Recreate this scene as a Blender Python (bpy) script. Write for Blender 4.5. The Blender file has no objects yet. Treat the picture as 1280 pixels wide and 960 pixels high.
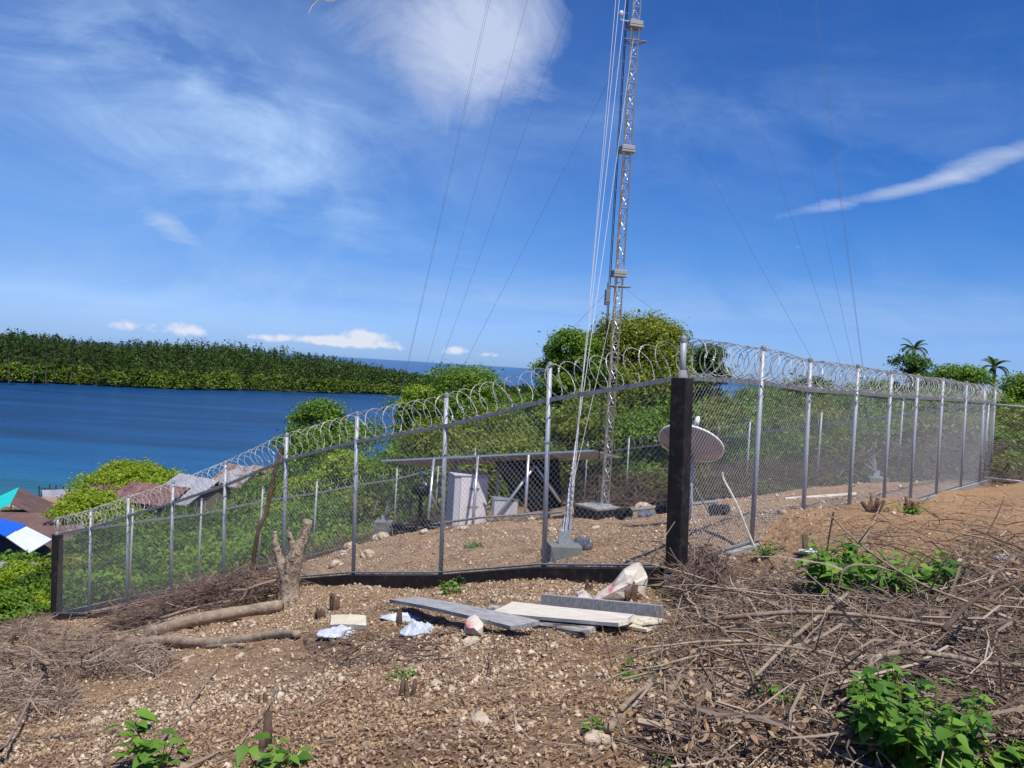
import bpy, math, random
import numpy as np
from mathutils import Vector, Matrix
random.seed(7); rng = np.random.default_rng(11)
R = math.radians
# ------------------------------------------------------------------ camera, sky, sun, exposure
scn = bpy.context.scene
COL = scn.collection
F = 985.0; ROLL = R(3.5); PITCH = R(1.22)
Hx = Vector((1, 0, 0)); Fw = Vector((0, math.cos(PITCH), -math.sin(PITCH))); Up = Vector((0, math.sin(PITCH), math.cos(PITCH)))
Xc = Hx*math.cos(ROLL) + Up*math.sin(ROLL)
Yc = -Hx*math.sin(ROLL) + Up*math.cos(ROLL)
cam_d = bpy.data.cameras.new('camera'); cam = bpy.data.objects.new('camera', cam_d); COL.objects.link(cam)
cam_d.sensor_width = 36; cam_d.lens = F/1280*36; cam_d.clip_start = 0.05; cam_d.clip_end = 120000
M3 = Matrix((Xc, Yc, -Fw)).transposed(); cam.matrix_world = M3.to_4x4()
scn.camera = cam
SUN_H = Vector((0.42, -0.90, 0)).normalized(); SUN_EL = R(64)
w = bpy.data.worlds.new('World'); scn.world = w; w.use_nodes = True
nt = w.node_tree; N = nt.nodes; L = nt.links; N.clear()
def wn(t, **k):
    n = N.new(t)
    for a, b in k.items(): setattr(n, a, b)
    return n
out = wn('ShaderNodeOutputWorld'); bg = wn('ShaderNodeBackground'); bg.inputs[1].default_value = 0.086
sky = wn('ShaderNodeTexSky', sky_type='NISHITA'); sky.sun_disc = False; sky.sun_elevation = SUN_EL
sky.sun_rotation = math.atan2(SUN_H.x, SUN_H.y); sky.air_density = 1.0; sky.dust_density = 0.35; sky.ozone_density = 2.6; sky.altitude = 0
hs = wn('ShaderNodeHueSaturation'); hs.inputs['Saturation'].default_value = 1.28; hs.inputs['Value'].default_value = 1.0; hs.inputs['Hue'].default_value = 0.508
L.new(sky.outputs[0], hs.inputs['Color'])
# clouds: azimuth / elevation coordinates of the sky direction, soft patches shaped by noise
tc = wn('ShaderNodeTexCoord'); sp = wn('ShaderNodeSeparateXYZ'); L.new(tc.outputs['Generated'], sp.inputs[0])
def mth(op, a, b=None, c=None, clamp=False):
    n = wn('ShaderNodeMath', operation=op); n.use_clamp = clamp
    for i, v in enumerate((a, b, c)):
        if v is None: continue
        if isinstance(v, (int, float)): n.inputs[i].default_value = v
        else: L.new(v, n.inputs[i])
    return n.outputs[0]
az = mth('ARCTAN2', sp.outputs[0], sp.outputs[1]); el = mth('ARCSINE', sp.outputs[2])
cmb = wn('ShaderNodeCombineXYZ'); L.new(az, cmb.inputs[0]); L.new(el, cmb.inputs[1])
def noise(sx, sy, scale, detail=6, rough=.6, off=0.0, dist=0.0, rot=0.0):
    mp = wn('ShaderNodeMapping'); mp.inputs['Scale'].default_value = (sx, sy, 1); mp.inputs['Location'].default_value = (off, off*.7, off)
    mp.inputs['Rotation'].default_value = (0, 0, rot)
    L.new(cmb.outputs[0], mp.inputs[0])
    n = wn('ShaderNodeTexNoise'); n.inputs['Scale'].default_value = scale; n.inputs['Detail'].default_value = detail
    n.inputs['Roughness'].default_value = rough; n.inputs['Distortion'].default_value = dist
    L.new(mp.outputs[0], n.inputs['Vector']); return n.outputs[0]
def ray(px, py):
    d = Xc*((px-640)/F) + Yc*((480-py)/F) + Fw
    return d
def azel(px, py):
    d = ray(px, py).normalized(); return math.atan2(d.x, d.y), math.asin(d.z)
def blob(px, py, rx, ry, rot=0.0, power=1.0):
    a0, e0 = azel(px, py); rx /= F; ry /= F
    da = mth('SUBTRACT', az, a0); de = mth('SUBTRACT', el, e0); c, s = math.cos(rot), math.sin(rot)
    u = mth('DIVIDE', mth('ADD', mth('MULTIPLY', da, c), mth('MULTIPLY', de, s)), rx)
    v = mth('DIVIDE', mth('SUBTRACT', mth('MULTIPLY', de, c), mth('MULTIPLY', da, s)), ry)
    r2 = mth('ADD', mth('MULTIPLY', u, u), mth('MULTIPLY', v, v))
    return mth('MULTIPLY', mth('POWER', 2.718, mth('MULTIPLY', r2, -1.0)), power)
def sumup(l):
    o = l[0]
    for x in l[1:]: o = mth('ADD', o, x)
    return o
# high wispy veil
veil = noise(1, 2.6, 3.4, 8, .62, 3.1, .8, .5)
vmask = sumup([blob(120, 150, 430, 260, -.2, .30), blob(1130, 120, 260, 130, .1, .14), blob(330, 215, 230, 90, -.35, .55), blob(120, 60, 330, 130, -.2, .28), blob(365, 220, 75, 40, -.6, .5), blob(300, 110, 190, 40, -.15, .32), blob(410, 365, 260, 28, 0, .34), blob(1000, 170, 330, 70, -.1, .30), blob(1080, 392, 420, 34, 0, .62), blob(470, 385, 330, 26, .05, .5), blob(930, 340, 200, 60, 0, .12), blob(80, 355, 190, 25, 0, .28), blob(620, 90, 190, 120, 0, .22)])
wisp = mth('ADD', mth('MULTIPLY', vmask, mth('MULTIPLY', mth('SUBTRACT', veil, .42), 2.3, None, True)), mth('MULTIPLY', blob(200, 170, 480, 300), .30))
mott = noise(1, 1.5, 7, 9, .64, 12.3, .7, .45)
wisp = mth('ADD', wisp, mth('MULTIPLY', sumup([blob(330, 190, 230, 130, -.4, .55), blob(150, 90, 170, 90, 0, .35), blob(980, 160, 300, 60, .05, .32), blob(1100, 330, 200, 40, 0, .15)]), mth('MULTIPLY', mth('SUBTRACT', mott, .45), 3.2, None, True)))
band = noise(.35, 3.4, 5, 8, .6, 6.1, .5)
wisp = mth('ADD', wisp, mth('MULTIPLY', sumup([blob(470, 388, 330, 30, .04, .6), blob(1090, 400, 330, 34, 0, .6), blob(60, 365, 170, 24, 0, .4)]), mth('MULTIPLY', mth('SUBTRACT', band, .40), 3.0, None, True)))
# big cloud at the top, small puffs, the streak on the right
puff = noise(1, 1.4, 9, 9, .62, 7.7, .4)
bmask = sumup([blob(610, 0, 95, 80, .15, 1.15), blob(580, 105, 66, 66, -.9, .72), blob(500, 30, 120, 70, 0, .55), blob(650, 60, 50, 50, 0, .4)])
puff2 = noise(1, 1.2, 5.5, 10, .66, 4.2, .9, .4)
big = mth('MULTIPLY', mth('SUBTRACT', mth('ADD', bmask, mth('MULTIPLY', puff2, 2.4)), 1.62), .85, None, True)
smask = sumup([blob(215, 283, 46, 17, -.45, .72), blob(1085, 247, 120, 9, .20, .60), blob(1205, 214, 70, 15, .28, .46), blob(1270, 190, 60, 12, .2, .5), blob(375, 232, 40, 22, -.7, .28), blob(385, 122, 35, 12, 0, .3)])
puff3 = noise(.6, 1.6, 16, 9, .66, 1.1, .8, .35)
small = mth('MULTIPLY', mth('SUBTRACT', mth('ADD', smask, mth('MULTIPLY', puff3, 1.3)), 1.0), 1.3, None, True)
cum = noise(1, 1.3, 42, 9, .6, 2.2, .2)
cmask = sumup([blob(458, 421, 34, 12, 0, 1.15), blob(420, 428, 30, 6, 0, .9), blob(225, 411, 45, 8, 0, .9), blob(395, 424, 30, 7, 0, .85), blob(570, 438, 14, 7, 0, .9), blob(345, 422, 22, 6, 0, .7), blob(150, 407, 18, 6, 0, .75), blob(500, 434, 50, 5, 0, .6), blob(620, 444, 26, 4, 0, .5), blob(300, 421, 60, 5, 0, .4), blob(1280, 470, 40, 6, 0, .5)])
low = mth('MULTIPLY', mth('SUBTRACT', mth('ADD', cmask, mth('MULTIPLY', cum, 2.2)), 1.56), 1.9, None, True)
def mix(fac, a, b):
    n = wn('ShaderNodeMix', data_type='RGBA'); L.new(fac, n.inputs[0])
    for s, v in ((6, a), (7, b)):
        if isinstance(v, tuple): n.inputs[s].default_value = v
        else: L.new(v, n.inputs[s])
    return n.outputs[2]
# clear blue of the air: deeper overhead, paler towards the horizon
tr = wn('ShaderNodeValToRGB'); L.new(mth('MULTIPLY', el, 1.6, None, True), tr.inputs[0])
e = tr.color_ramp.elements; e[0].position = 0; e[0].color = (.47, .78, 1.9, 1); e[1].position = .8; e[1].color = (.43, .80, 1.17, 1)
for q_, c_ in ((.045, (.50, .76, 1.65, 1)), (.13, (.50, .72, 1.27, 1)), (.26, (.43, .79, 1.24, 1))):
    k_ = e.new(q_); k_.color = c_
tint = wn('ShaderNodeMix', data_type='RGBA', blend_type='MULTIPLY'); tint.inputs[0].default_value = 1.0
L.new(hs.outputs[0], tint.inputs[6]); L.new(tr.outputs[0], tint.inputs[7])
c = mix(mth('MULTIPLY', wisp, .62), tint.outputs[2], (4.9, 7.0, 10.2, 1))
c = mix(mth('MULTIPLY', big, .78), c, (6.6, 7.4, 9.2, 1))
c = mix(mth('MULTIPLY', small, .75), c, (6.6, 7.4, 9.0, 1))
c = mix(mth('MULTIPLY', low, .85), c, (8.0, 8.2, 9.0, 1))
L.new(c, bg.inputs[0]); L.new(bg.outputs[0], out.inputs[0])
sd = bpy.data.lights.new('sun', 'SUN'); sd.energy = 4.6; sd.angle = R(.5); sd.color = (1, .955, .88)
so = bpy.data.objects.new('sun', sd); COL.objects.link(so)
sdir = SUN_H*math.cos(SUN_EL) + Vector((0, 0, math.sin(SUN_EL)))
so.rotation_euler = sdir.to_track_quat('Z', 'Y').to_euler()
vs = scn.view_settings; vs.view_transform = 'Standard'; vs.look = 'None'; vs.gamma = 1; vs.exposure = 0.22; vs.use_curve_mapping = False
scn.cycles.max_bounces = 6; scn.cycles.transparent_max_bounces = 8

# ------------------------------------------------------------------ helpers
def P(px, py, Y):
    d = ray(px, py); return Vector((d.x/d.y*Y, Y, d.z/d.y*Y))
def rnd(a, b): return random.uniform(a, b)
def obj(name, me, mat=None, parent=None):
    o = bpy.data.objects.new(name, me); COL.objects.link(o)
    if mat is not None and me is not None and len(me.materials) == 0: me.materials.append(mat)
    if parent is not None: o.parent = parent
    return o
def npmesh(name, V, Fc, smooth=False, val=None):
    V = np.asarray(V, np.float32); Fc = np.asarray(Fc, np.int32); k = Fc.shape[1]
    me = bpy.data.meshes.new(name)
    me.vertices.add(len(V)); me.vertices.foreach_set('co', V.ravel())
    me.loops.add(Fc.size); me.loops.foreach_set('vertex_index', Fc.ravel())
    me.polygons.add(len(Fc)); me.polygons.foreach_set('loop_start', np.arange(0, Fc.size, k, dtype=np.int32))
    me.polygons.foreach_set('loop_total', np.full(len(Fc), k, np.int32))
    if smooth: me.polygons.foreach_set('use_smooth', np.ones(len(Fc), bool))
    me.update(calc_edges=True)
    if val is not None:
        a = me.attributes.new('v', 'FLOAT', 'FACE'); a.data.foreach_set('value', np.asarray(val, np.float32))
    return me
class MB:
    def __init__(s): s.v = []; s.f = []; s.a = []; s.cur = .5
    def face(s, ix): s.f.append(tuple(ix)); s.a.append(s.cur)
    def box(s, c, size, rot=None, taper=1.0):
        c = Vector(c); b = len(s.v); hx, hy, hz = size[0]/2, size[1]/2, size[2]/2
        for z in (-1, 1):
            t = 1 if z < 0 else taper
            for x, y in ((-1, -1), (1, -1), (1, 1), (-1, 1)):
                p = Vector((x*hx*t, y*hy*t, z*hz))
                if rot is not None: p = rot @ p
                s.v.append(c+p)
        for q in ((0, 3, 2, 1), (4, 5, 6, 7), (0, 1, 5, 4), (1, 2, 6, 5), (2, 3, 7, 6), (3, 0, 4, 7)): s.face([b+i for i in q])
        return s
    def hexa(s, P8):
        b = len(s.v); s.v += [Vector(p) for p in P8]
        for q in ((0, 3, 2, 1), (4, 5, 6, 7), (0, 1, 5, 4), (1, 2, 6, 5), (2, 3, 7, 6), (3, 0, 4, 7)): s.face([b+i for i in q])
        return s
    def tube(s, pts, r, n=6, cap=True):
        pts = [Vector(p) for p in pts]; m = len(pts)
        rr = r if isinstance(r, (list, tuple)) else [r]*m
        b = len(s.v); prev = None
        for i, p in enumerate(pts):
            t = (pts[min(i+1, m-1)]-pts[max(i-1, 0)])
            t = t.normalized() if t.length > 1e-9 else Vector((0, 0, 1))
            if prev is None:
                a = t.orthogonal().normalized()
            else:
                a = (prev - t*prev.dot(t)); a = a.normalized() if a.length > 1e-6 else t.orthogonal().normalized()
            prev = a; bb = t.cross(a)
            for k in range(n):
                th = 2*math.pi*k/n; s.v.append(p + (a*math.cos(th)+bb*math.sin(th))*rr[i])
        for i in range(m-1):
            for k in range(n):
                k2 = (k+1) % n; s.face((b+i*n+k, b+i*n+k2, b+(i+1)*n+k2, b+(i+1)*n+k))
        if cap:
            s.face([b+k for k in range(n)][::-1]); s.face([b+(m-1)*n+k for k in range(n)])
        return s
    def poly(s, pts): 
        b = len(s.v); s.v += [Vector(p) for p in pts]; s.face(range(b, b+len(pts))); return s
    def lathe(s, prof, c=(0, 0, 0), n=24, rot=None):
        b = len(s.v); c = Vector(c)
        for r_, z in prof:
            for k in range(n):
                th = 2*math.pi*k/n; p = Vector((r_*math.cos(th), r_*math.sin(th), z))
                if rot is not None: p = rot @ p
                s.v.append(c+p)
        for i in range(len(prof)-1):
            for k in range(n):
                k2 = (k+1) % n; s.face((b+i*n+k, b+i*n+k2, b+(i+1)*n+k2, b+(i+1)*n+k))
        return s
    def mesh(s, name, smooth=False):
        me = bpy.data.meshes.new(name); me.from_pydata([tuple(p) for p in s.v], [], s.f)
        a = me.attributes.new('v', 'FLOAT', 'FACE'); a.data.foreach_set('value', s.a)
        if smooth: me.polygons.foreach_set('use_smooth', [True]*len(me.polygons))
        me.update(); return me
    def obj(s, name, mat, parent=None, smooth=False, bevel=0):
        o = obj(name, s.mesh(name, smooth), mat, parent)
        if bevel:
            m = o.modifiers.new('bevel', 'BEVEL'); m.width = bevel; m.segments = 2; m.limit_method = 'ANGLE'
        return o
def tag(o, label=None, cat=None, group=None, kind=None):
    if label: o['label'] = label
    if cat: o['category'] = cat
    if group: o['group'] = group
    if kind: o['kind'] = kind
    return o
def empty(name, loc, label, cat, group=None, rz=0):
    o = bpy.data.objects.new(name, None); COL.objects.link(o); o.location = loc; o.rotation_euler = (0, 0, rz); o.empty_display_size = .1
    return tag(o, label, cat, group)

# ------------------------------------------------------------------ materials
def mat(name, col, rough=.8, metal=0, col2=None, scale=8, detail=6, bump=0, bscale=None, col3=None, thr=(.35, .65), coord='Object', stretch=None, spec=.3, attr=None, attr_amt=.0, bdist=.01, transl=0, wave=None):
    m = bpy.data.materials.new(name); m.use_nodes = True; t = m.node_tree; n = t.nodes; l = t.links; n.clear()
    o = n.new('ShaderNodeOutputMaterial'); b = n.new('ShaderNodeBsdfPrincipled'); l.new(b.outputs[0], o.inputs[0])
    b.inputs['Roughness'].default_value = rough; b.inputs['Metallic'].default_value = metal; b.inputs['Specular IOR Level'].default_value = spec
    co = n.new('ShaderNodeTexCoord'); mp = n.new('ShaderNodeMapping'); l.new(co.outputs[coord], mp.inputs[0])
    if stretch: mp.inputs['Scale'].default_value = stretch
    res = None
    def rgb(c): return (c[0], c[1], c[2], 1)
    base = n.new('ShaderNodeRGB'); base.outputs[0].default_value = rgb(col); res = base.outputs[0]
    def mx(fac, a, bcol):
        q = n.new('ShaderNodeMix'); q.data_type = 'RGBA'
        if isinstance(fac, float): q.inputs[0].default_value = fac
        else: l.new(fac, q.inputs[0])
        l.new(a, q.inputs[6])
        if isinstance(bcol, tuple): q.inputs[7].default_value = rgb(bcol)
        else: l.new(bcol, q.inputs[7])
        return q.outputs[2]
    def nz(sc, thr, off=0):
        q = n.new('ShaderNodeTexNoise'); q.inputs['Scale'].default_value = sc; q.inputs['Detail'].default_value = detail; q.inputs['Roughness'].default_value = .65
        m2 = n.new('ShaderNodeVectorMath'); m2.operation = 'ADD'; m2.inputs[1].default_value = (off, off, off); l.new(mp.outputs[0], m2.inputs[0]); l.new(m2.outputs[0], q.inputs['Vector'])
        r = n.new('ShaderNodeMapRange'); r.inputs[1].default_value = thr[0]; r.inputs[2].default_value = thr[1]; l.new(q.outputs[0], r.inputs[0]); return r.outputs[0]
    if col2: res = mx(nz(scale, thr), res, col2)
    if col3: res = mx(nz(scale*2.7, (.52, .66), 9.3), res, col3)
    if attr:
        at = n.new('ShaderNodeAttribute'); at.attribute_name = 'v'
        res = mx(at.outputs['Fac'], res, attr) if attr_amt == 0 else mx(attr_amt, res, attr)
    l.new(res, b.inputs['Base Color'])
    h = None
    if wave:
        q = n.new('ShaderNodeTexWave'); q.inputs['Scale'].default_value = wave[0]; q.bands_direction = wave[1]; q.inputs['Distortion'].default_value = 0; l.new(co.outputs[coord], q.inputs[0])
        bn = n.new('ShaderNodeBump'); bn.inputs['Strength'].default_value = wave[2]; bn.inputs['Distance'].default_value = .03; l.new(q.outputs[0], bn.inputs['Height']); l.new(bn.outputs[0], b.inputs['Normal']); h = bn
    if bump:
        q = n.new('ShaderNodeTexNoise'); q.inputs['Scale'].default_value = bscale or scale*4; q.inputs['Detail'].default_value = 8; q.inputs['Roughness'].default_value = .7; l.new(mp.outputs[0], q.inputs['Vector'])
        bn = n.new('ShaderNodeBump'); bn.inputs['Strength'].default_value = bump; bn.inputs['Distance'].default_value = bdist; l.new(q.outputs[0], bn.inputs['Height'])
        if h: l.new(h.outputs[0], bn.inputs['Normal'])
        l.new(bn.outputs[0], b.inputs['Normal'])
    if transl:
        tl = n.new('ShaderNodeBsdfTranslucent'); ms = n.new('ShaderNodeMixShader'); ms.inputs[0].default_value = transl
        l.new(res, tl.inputs[0]); l.new(b.outputs[0], ms.inputs[1]); l.new(tl.outputs[0], ms.inputs[2]); l.new(ms.outputs[0], o.inputs[0])
    return m
def leafmat(name, a, b, c3=None, sc=.6, tl=.35):
    return mat(name, a, rough=.55, col2=c3 or a, scale=sc, detail=3, attr=b, transl=tl, spec=.3, coord='Object')
M = {}
M['galv'] = mat('galvanised steel', (.30, .32, .35), .5, .15, (.40, .42, .45), 30, spec=.35)
M['galvdull'] = mat('dull galvanised steel', (.24, .255, .27), .55, .1, (.17, .185, .20), 12, spec=.3)
M['wire'] = mat('fence wire', (.40, .41, .44), .5, .15, spec=.5)
M['wiredull'] = mat('fence wire weathered', (.34, .35, .36), .6, .2, spec=.4)
M['razor'] = mat('razor wire', (.50, .50, .47), .5, .15, (.24, .23, .21), 9, spec=.4)
M['guy'] = mat('guy wire light', (.55, .56, .58), .5, .2)
M['guydark'] = mat('guy wire dark', (.20, .24, .31), .6, .1)
M['blackpaint'] = mat('black painted concrete', (.010, .009, .011), .6, 0, (.032, .021, .018), 4, col3=(.045, .034, .028), bump=.5, bscale=60, thr=(.45, .75), bdist=.004)
M['concrete'] = mat('grey concrete', (.34, .33, .32), .9, 0, (.20, .19, .18), 7, bump=.6, bscale=50, bdist=.005)
M['bark'] = mat('pale bark', (.46, .36, .26), .95, 0, (.13, .085, .055), 16, bump=1, bscale=45, col3=(.60, .53, .43), thr=(.45, .6), bdist=.03)
M['log'] = mat('dry log', (.36, .27, .185), .9, 0, (.19, .13, .09), 6, bump=.8, bscale=30, col3=(.42, .37, .31), stretch=(1, 1, 1), bdist=.01)
M['twig'] = mat('dry twig', (.17, .11, .08), .9, 0, (.085, .055, .04), 3, attr=(.43, .34, .26))
M['darkstick'] = mat('charred stick', (.07, .045, .035), .9, 0, (.15, .09, .06), 9, bump=.5, bscale=40)
M['trunk'] = mat('tree bark', (.16, .12, .09), .95, 0, (.08, .06, .045), 4, bump=.8, bscale=12, bdist=.03)
M['stone'] = mat('coral stone', (.74, .60, .43), .95, 0, (.42, .33, .24), 30, bump=.7, bscale=60, attr=(.26, .17, .11), bdist=.006)
M['rock'] = mat('pale rock', (.60, .50, .38), .95, 0, (.36, .27, .18), 7, bump=1, bscale=18, bdist=.02)
M['litter'] = mat('dry leaf litter', (.30, .19, .105), .85, 0, (.16, .075, .042), 1.5, thr=(.42, .58), attr=(.48, .35, .22))
M['board'] = mat('weathered board', (.42, .41, .40), .85, 0, (.22, .21, .21), 5, bump=.5, bscale=20, stretch=(1, 12, 4), bdist=.004)
M['boardpale'] = mat('pale board', (.76, .70, .60), .85, 0, (.52, .45, .36), 4, bump=.4, bscale=20, stretch=(1, 12, 4), bdist=.003)
M['boardstain'] = mat('stained board', (.50, .46, .41), .85, 0, (.06, .055, .05), 3, bump=.4, bscale=20, thr=(.35, .6), stretch=(1, 3, 3), bdist=.003)
M['blockwood'] = mat('cream wood block', (.72, .66, .50), .8, 0, (.60, .52, .38), 6)
M['plastic'] = mat('crumpled white plastic', (.62, .66, .72), .45, 0, (.42, .46, .54), 14, bump=.8, bscale=22, bdist=.02)
M['sack'] = mat('paper sack', (.66, .60, .52), .85, 0, (.52, .16, .17), 5, col3=(.50, .46, .40), thr=(.52, .62), bump=.6, bscale=14, bdist=.02)
M['rustred'] = mat('red rust roofing', (.13, .055, .05), .8, .1, (.27, .16, .14), 1.2, col3=(.08, .04, .04), wave=(3.0, 'X', .8))
M['rustmix'] = mat('rust and zinc roofing', (.33, .33, .35), .6, .2, (.20, .10, .075), .9, col3=(.46, .44, .44), thr=(.45, .56), wave=(3.0, 'X', .8))
M['zinc'] = mat('zinc roofing', (.42, .43, .46), .5, .3, (.30, .30, .33), .8, wave=(3.0, 'X', .8))
M['brownroof'] = mat('brown roofing', (.10, .065, .06), .85, 0, (.17, .10, .09), .7, wave=(3.0, 'X', .6))
M['tanroof'] = mat('tan palm roofing', (.36, .27, .20), .9, 0, (.22, .14, .10), 1.5, wave=(3.0, 'X', .6))
M['turquoise'] = mat('turquoise roofing', (.01, .50, .44), .5, 0, (.02, .58, .52), 2, wave=(3.0, 'X', .5))
M['bluesheet'] = mat('blue sheet', (.004, .09, .55), .5, 0, (.01, .12, .65), 2)
M['whitesheet'] = mat('white new roofing', (.80, .82, .82), .4, 0, (.70, .74, .76), 1.5, wave=(3.0, 'X', .4))
M['woodwall'] = mat('house boards', (.14, .10, .075), .9, 0, (.22, .17, .13), 3, stretch=(6, 6, 1))
M['darkwall'] = mat('dark wall boards', (.03, .026, .025), .9, 0, (.07, .055, .05), 2)
M['palewall'] = mat('pale house wall', (.42, .34, .28), .9, 0, (.30, .24, .2), 3)
M['glassdark'] = mat('dark opening', (.012, .012, .014), .6)
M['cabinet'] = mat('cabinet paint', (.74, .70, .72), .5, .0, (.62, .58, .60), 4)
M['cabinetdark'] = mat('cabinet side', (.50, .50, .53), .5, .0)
M['tarp'] = mat('black net', (.006, .006, .007), .9, 0)
M['black'] = mat('black plastic', (.012, .012, .014), .45)
M['panelback'] = mat('panel back', (.30, .31, .33), .6, .0, (.34, .32, .29), 5)
M['panelglass'] = mat('solar glass', (.02, .03, .07), .15, 0, spec=.6)
M['frame'] = mat('aluminium frame', (.60, .61, .62), .35, .7)
M['dish'] = mat('dish back', (.46, .38, .35), .7, 0, (.38, .31, .28), 4)
M['dishrim'] = mat('white dish rim', (.80, .80, .78), .5)
M['white'] = mat('white paint', (.75, .75, .74), .5)
M['boxgrey'] = mat('grey rest box', (.36, .36, .35), .6, .2)
M['steelplate'] = mat('anchor block', (.14, .155, .15), .85, 0, (.20, .21, .20), 6, bump=.3, bscale=40)
M['cloth'] = mat('grey blue cloth', (.07, .08, .11), .9, 0, (.14, .14, .17), 6)
M['leafbright'] = leafmat('leaf bright', (.20, .32, .018), (.38, .46, .03), (.12, .22, .012))
M['leafmid'] = leafmat('leaf mid', (.095, .20, .016), (.21, .33, .03), (.055, .125, .010))
M['leafdark'] = leafmat('leaf dark', (.05, .12, .014), (.12, .21, .025), (.03, .075, .010))
M['leafolive'] = leafmat('leaf olive', (.12, .20, .018), (.30, .31, .035), (.06, .13, .012), sc=.9)
M['mangrove'] = leafmat('mangrove leaf', (.040, .090, .014), (.095, .150, .022), (.018, .042, .010), sc=.045)
M['mangrovelight'] = leafmat('mangrove shore leaf', (.085, .145, .012), (.17, .24, .025), (.055, .10, .01), sc=.05)
M['palmleaf'] = leafmat('palm leaf', (.05, .09, .02), (.13, .17, .05))
M['weed'] = leafmat('weed leaf', (.065, .19, .018), (.20, .36, .045), (.03, .10, .012), sc=14, tl=.35)
M['drybrush'] = mat('dead brush', (.13, .085, .065), .9, 0, (.075, .045, .038), 2, attr=(.25, .18, .14))

# ground: red-brown soil, litter tones, patches of pale crushed coral
def ground_mat():
    m = bpy.data.materials.new('hill soil'); m.use_nodes = True; t = m.node_tree; n = t.nodes; l = t.links
    b = n['Principled BSDF']; b.inputs['Roughness'].default_value = .95; b.inputs['Specular IOR Level'].default_value = .15
    co = n.new('ShaderNodeTexCoord')
    def nz(sc, a, bb, det=6, r=.65):
        q = n.new('ShaderNodeTexNoise'); q.inputs['Scale'].default_value = sc; q.inputs['Detail'].default_value = det; q.inputs['Roughness'].default_value = r; l.new(co.outputs['Object'], q.inputs['Vector'])
        k = n.new('ShaderNodeMapRange'); k.inputs[1].default_value = a; k.inputs[2].default_value = bb; l.new(q.outputs[0], k.inputs[0]); return k.outputs[0]
    def mx(f, a, c):
        q = n.new('ShaderNodeMix'); q.data_type = 'RGBA'; l.new(f, q.inputs[0])
        for i, v in ((6, a), (7, c)):
            if isinstance(v, tuple): q.inputs[i].default_value = (*v, 1)
            else: l.new(v, q.inputs[i])
        return q.outputs[2]
    def mu(a, bb):
        q = n.new('ShaderNodeMath'); q.operation = 'MULTIPLY'; q.use_clamp = True; l.new(a, q.inputs[0])
        if isinstance(bb, float): q.inputs[1].default_value = bb
        else: l.new(bb, q.inputs[1])
        return q.outputs[0]
    def at(name):
        a = n.new('ShaderNodeAttribute'); a.attribute_name = name; return a.outputs['Fac']
    c = mx(nz(1.1, .40, .60), (.48, .28, .14), (.26, .145, .08))
    c = mx(nz(14, .42, .62), c, (.50, .36, .23))
    c = mx(nz(55, .52, .68), c, (.10, .06, .04))
    c = mx(mu(nz(30, .46, .58), at('soil')), c, (.43, .25, .115))
    # pale stone chips: voronoi cells
    vo = n.new('ShaderNodeTexVoronoi'); vo.inputs['Scale'].default_value = 34; l.new(co.outputs['Object'], vo.inputs['Vector'])
    sepc = n.new('ShaderNodeSeparateColor'); l.new(vo.outputs['Color'], sepc.inputs[0])
    k = n.new('ShaderNodeMapRange'); k.inputs[1].default_value = .45; k.inputs[2].default_value = .75; l.new(sepc.outputs[0], k.inputs[0])
    k2 = n.new('ShaderNodeMapRange'); k2.inputs[1].default_value = .55; k2.inputs[2].default_value = .35; l.new(vo.outputs['Distance'], k2.inputs[0])
    chip = mu(mu(k.outputs[0], k2.outputs[0]), at('gravel'))
    c = mx(chip, c, (.56, .45, .33))
    c = mx(mu(at('grass'), nz(3, .3, .6)), c, (.055, .085, .02))
    c = mx(at('sand'), c, (.40, .34, .25))
    l.new(c, b.inputs['Base Color'])
    q = n.new('ShaderNodeTexNoise'); q.inputs['Scale'].default_value = 22; q.inputs['Detail'].default_value = 10; q.inputs['Roughness'].default_value = .75; l.new(co.outputs['Object'], q.inputs['Vector'])
    bn = n.new('ShaderNodeBump'); bn.inputs['Strength'].default_value = 1; bn.inputs['Distance'].default_value = .05; l.new(q.outputs[0], bn.inputs['Height'])
    b2 = n.new('ShaderNodeBump'); b2.inputs['Strength'].default_value = .8; b2.inputs['Distance'].default_value = .03; l.new(chip, b2.inputs['Height']); l.new(bn.outputs[0], b2.inputs['Normal']); l.new(b2.outputs[0], b.inputs['Normal'])
    return m
M['ground'] = ground_mat()

# ------------------------------------------------------------------ fence plan: a rectangle of four sides, corners from the photograph
def on_line(px, py, A, B):      # plan point where the sight line crosses the vertical plane through A, B
    d = ray(px, py); k = d.x/d.y
    ax, ay, bx, by = A[0], A[1], B[0], B[1]
    t = (k*ay-ax)/((bx-ax)-k*(by-ay)); y = ay+t*(by-ay)
    return Vector((ax+t*(bx-ax), y, d.z/d.y*y))
A_ = P(853, 472, 8.2); B_ = P(72, 668, 19.3); D_ = P(1243, 504, 20.8)
left_px = [(685, 500), (555, 533), (445, 552), (356, 575), (281, 607), (215, 629), (160, 645), (113, 660)]
right_px = [(950, 478), (1013, 488), (1069, 491), (1112, 495), (1145, 497), (1177, 499), (1207, 501), (1230, 503)]
left_rail = [A_] + [on_line(x, y, A_, B_) for x, y in left_px] + [B_]
right_rail = [A_] + [on_line(x, y, A_, D_) for x, y in right_px] + [D_]
C_ = Vector((B_.x+D_.x-A_.x, B_.y+D_.y-A_.y, -3.3))
back_px = [(167, 632), (253, 623), (328, 608), (396, 599), (447, 590), (497, 583)]
bl = [on_line(x, y, B_, C_)-Vector((0, 0, .45)) for x, y in back_px]
back_left_rail = [B_] + bl
n_c = 3
for i in range(1, n_c+1): back_left_rail.append(bl[-1].lerp(C_, i/n_c))
cd_px = [(735, 552), (787, 545)]
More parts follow.
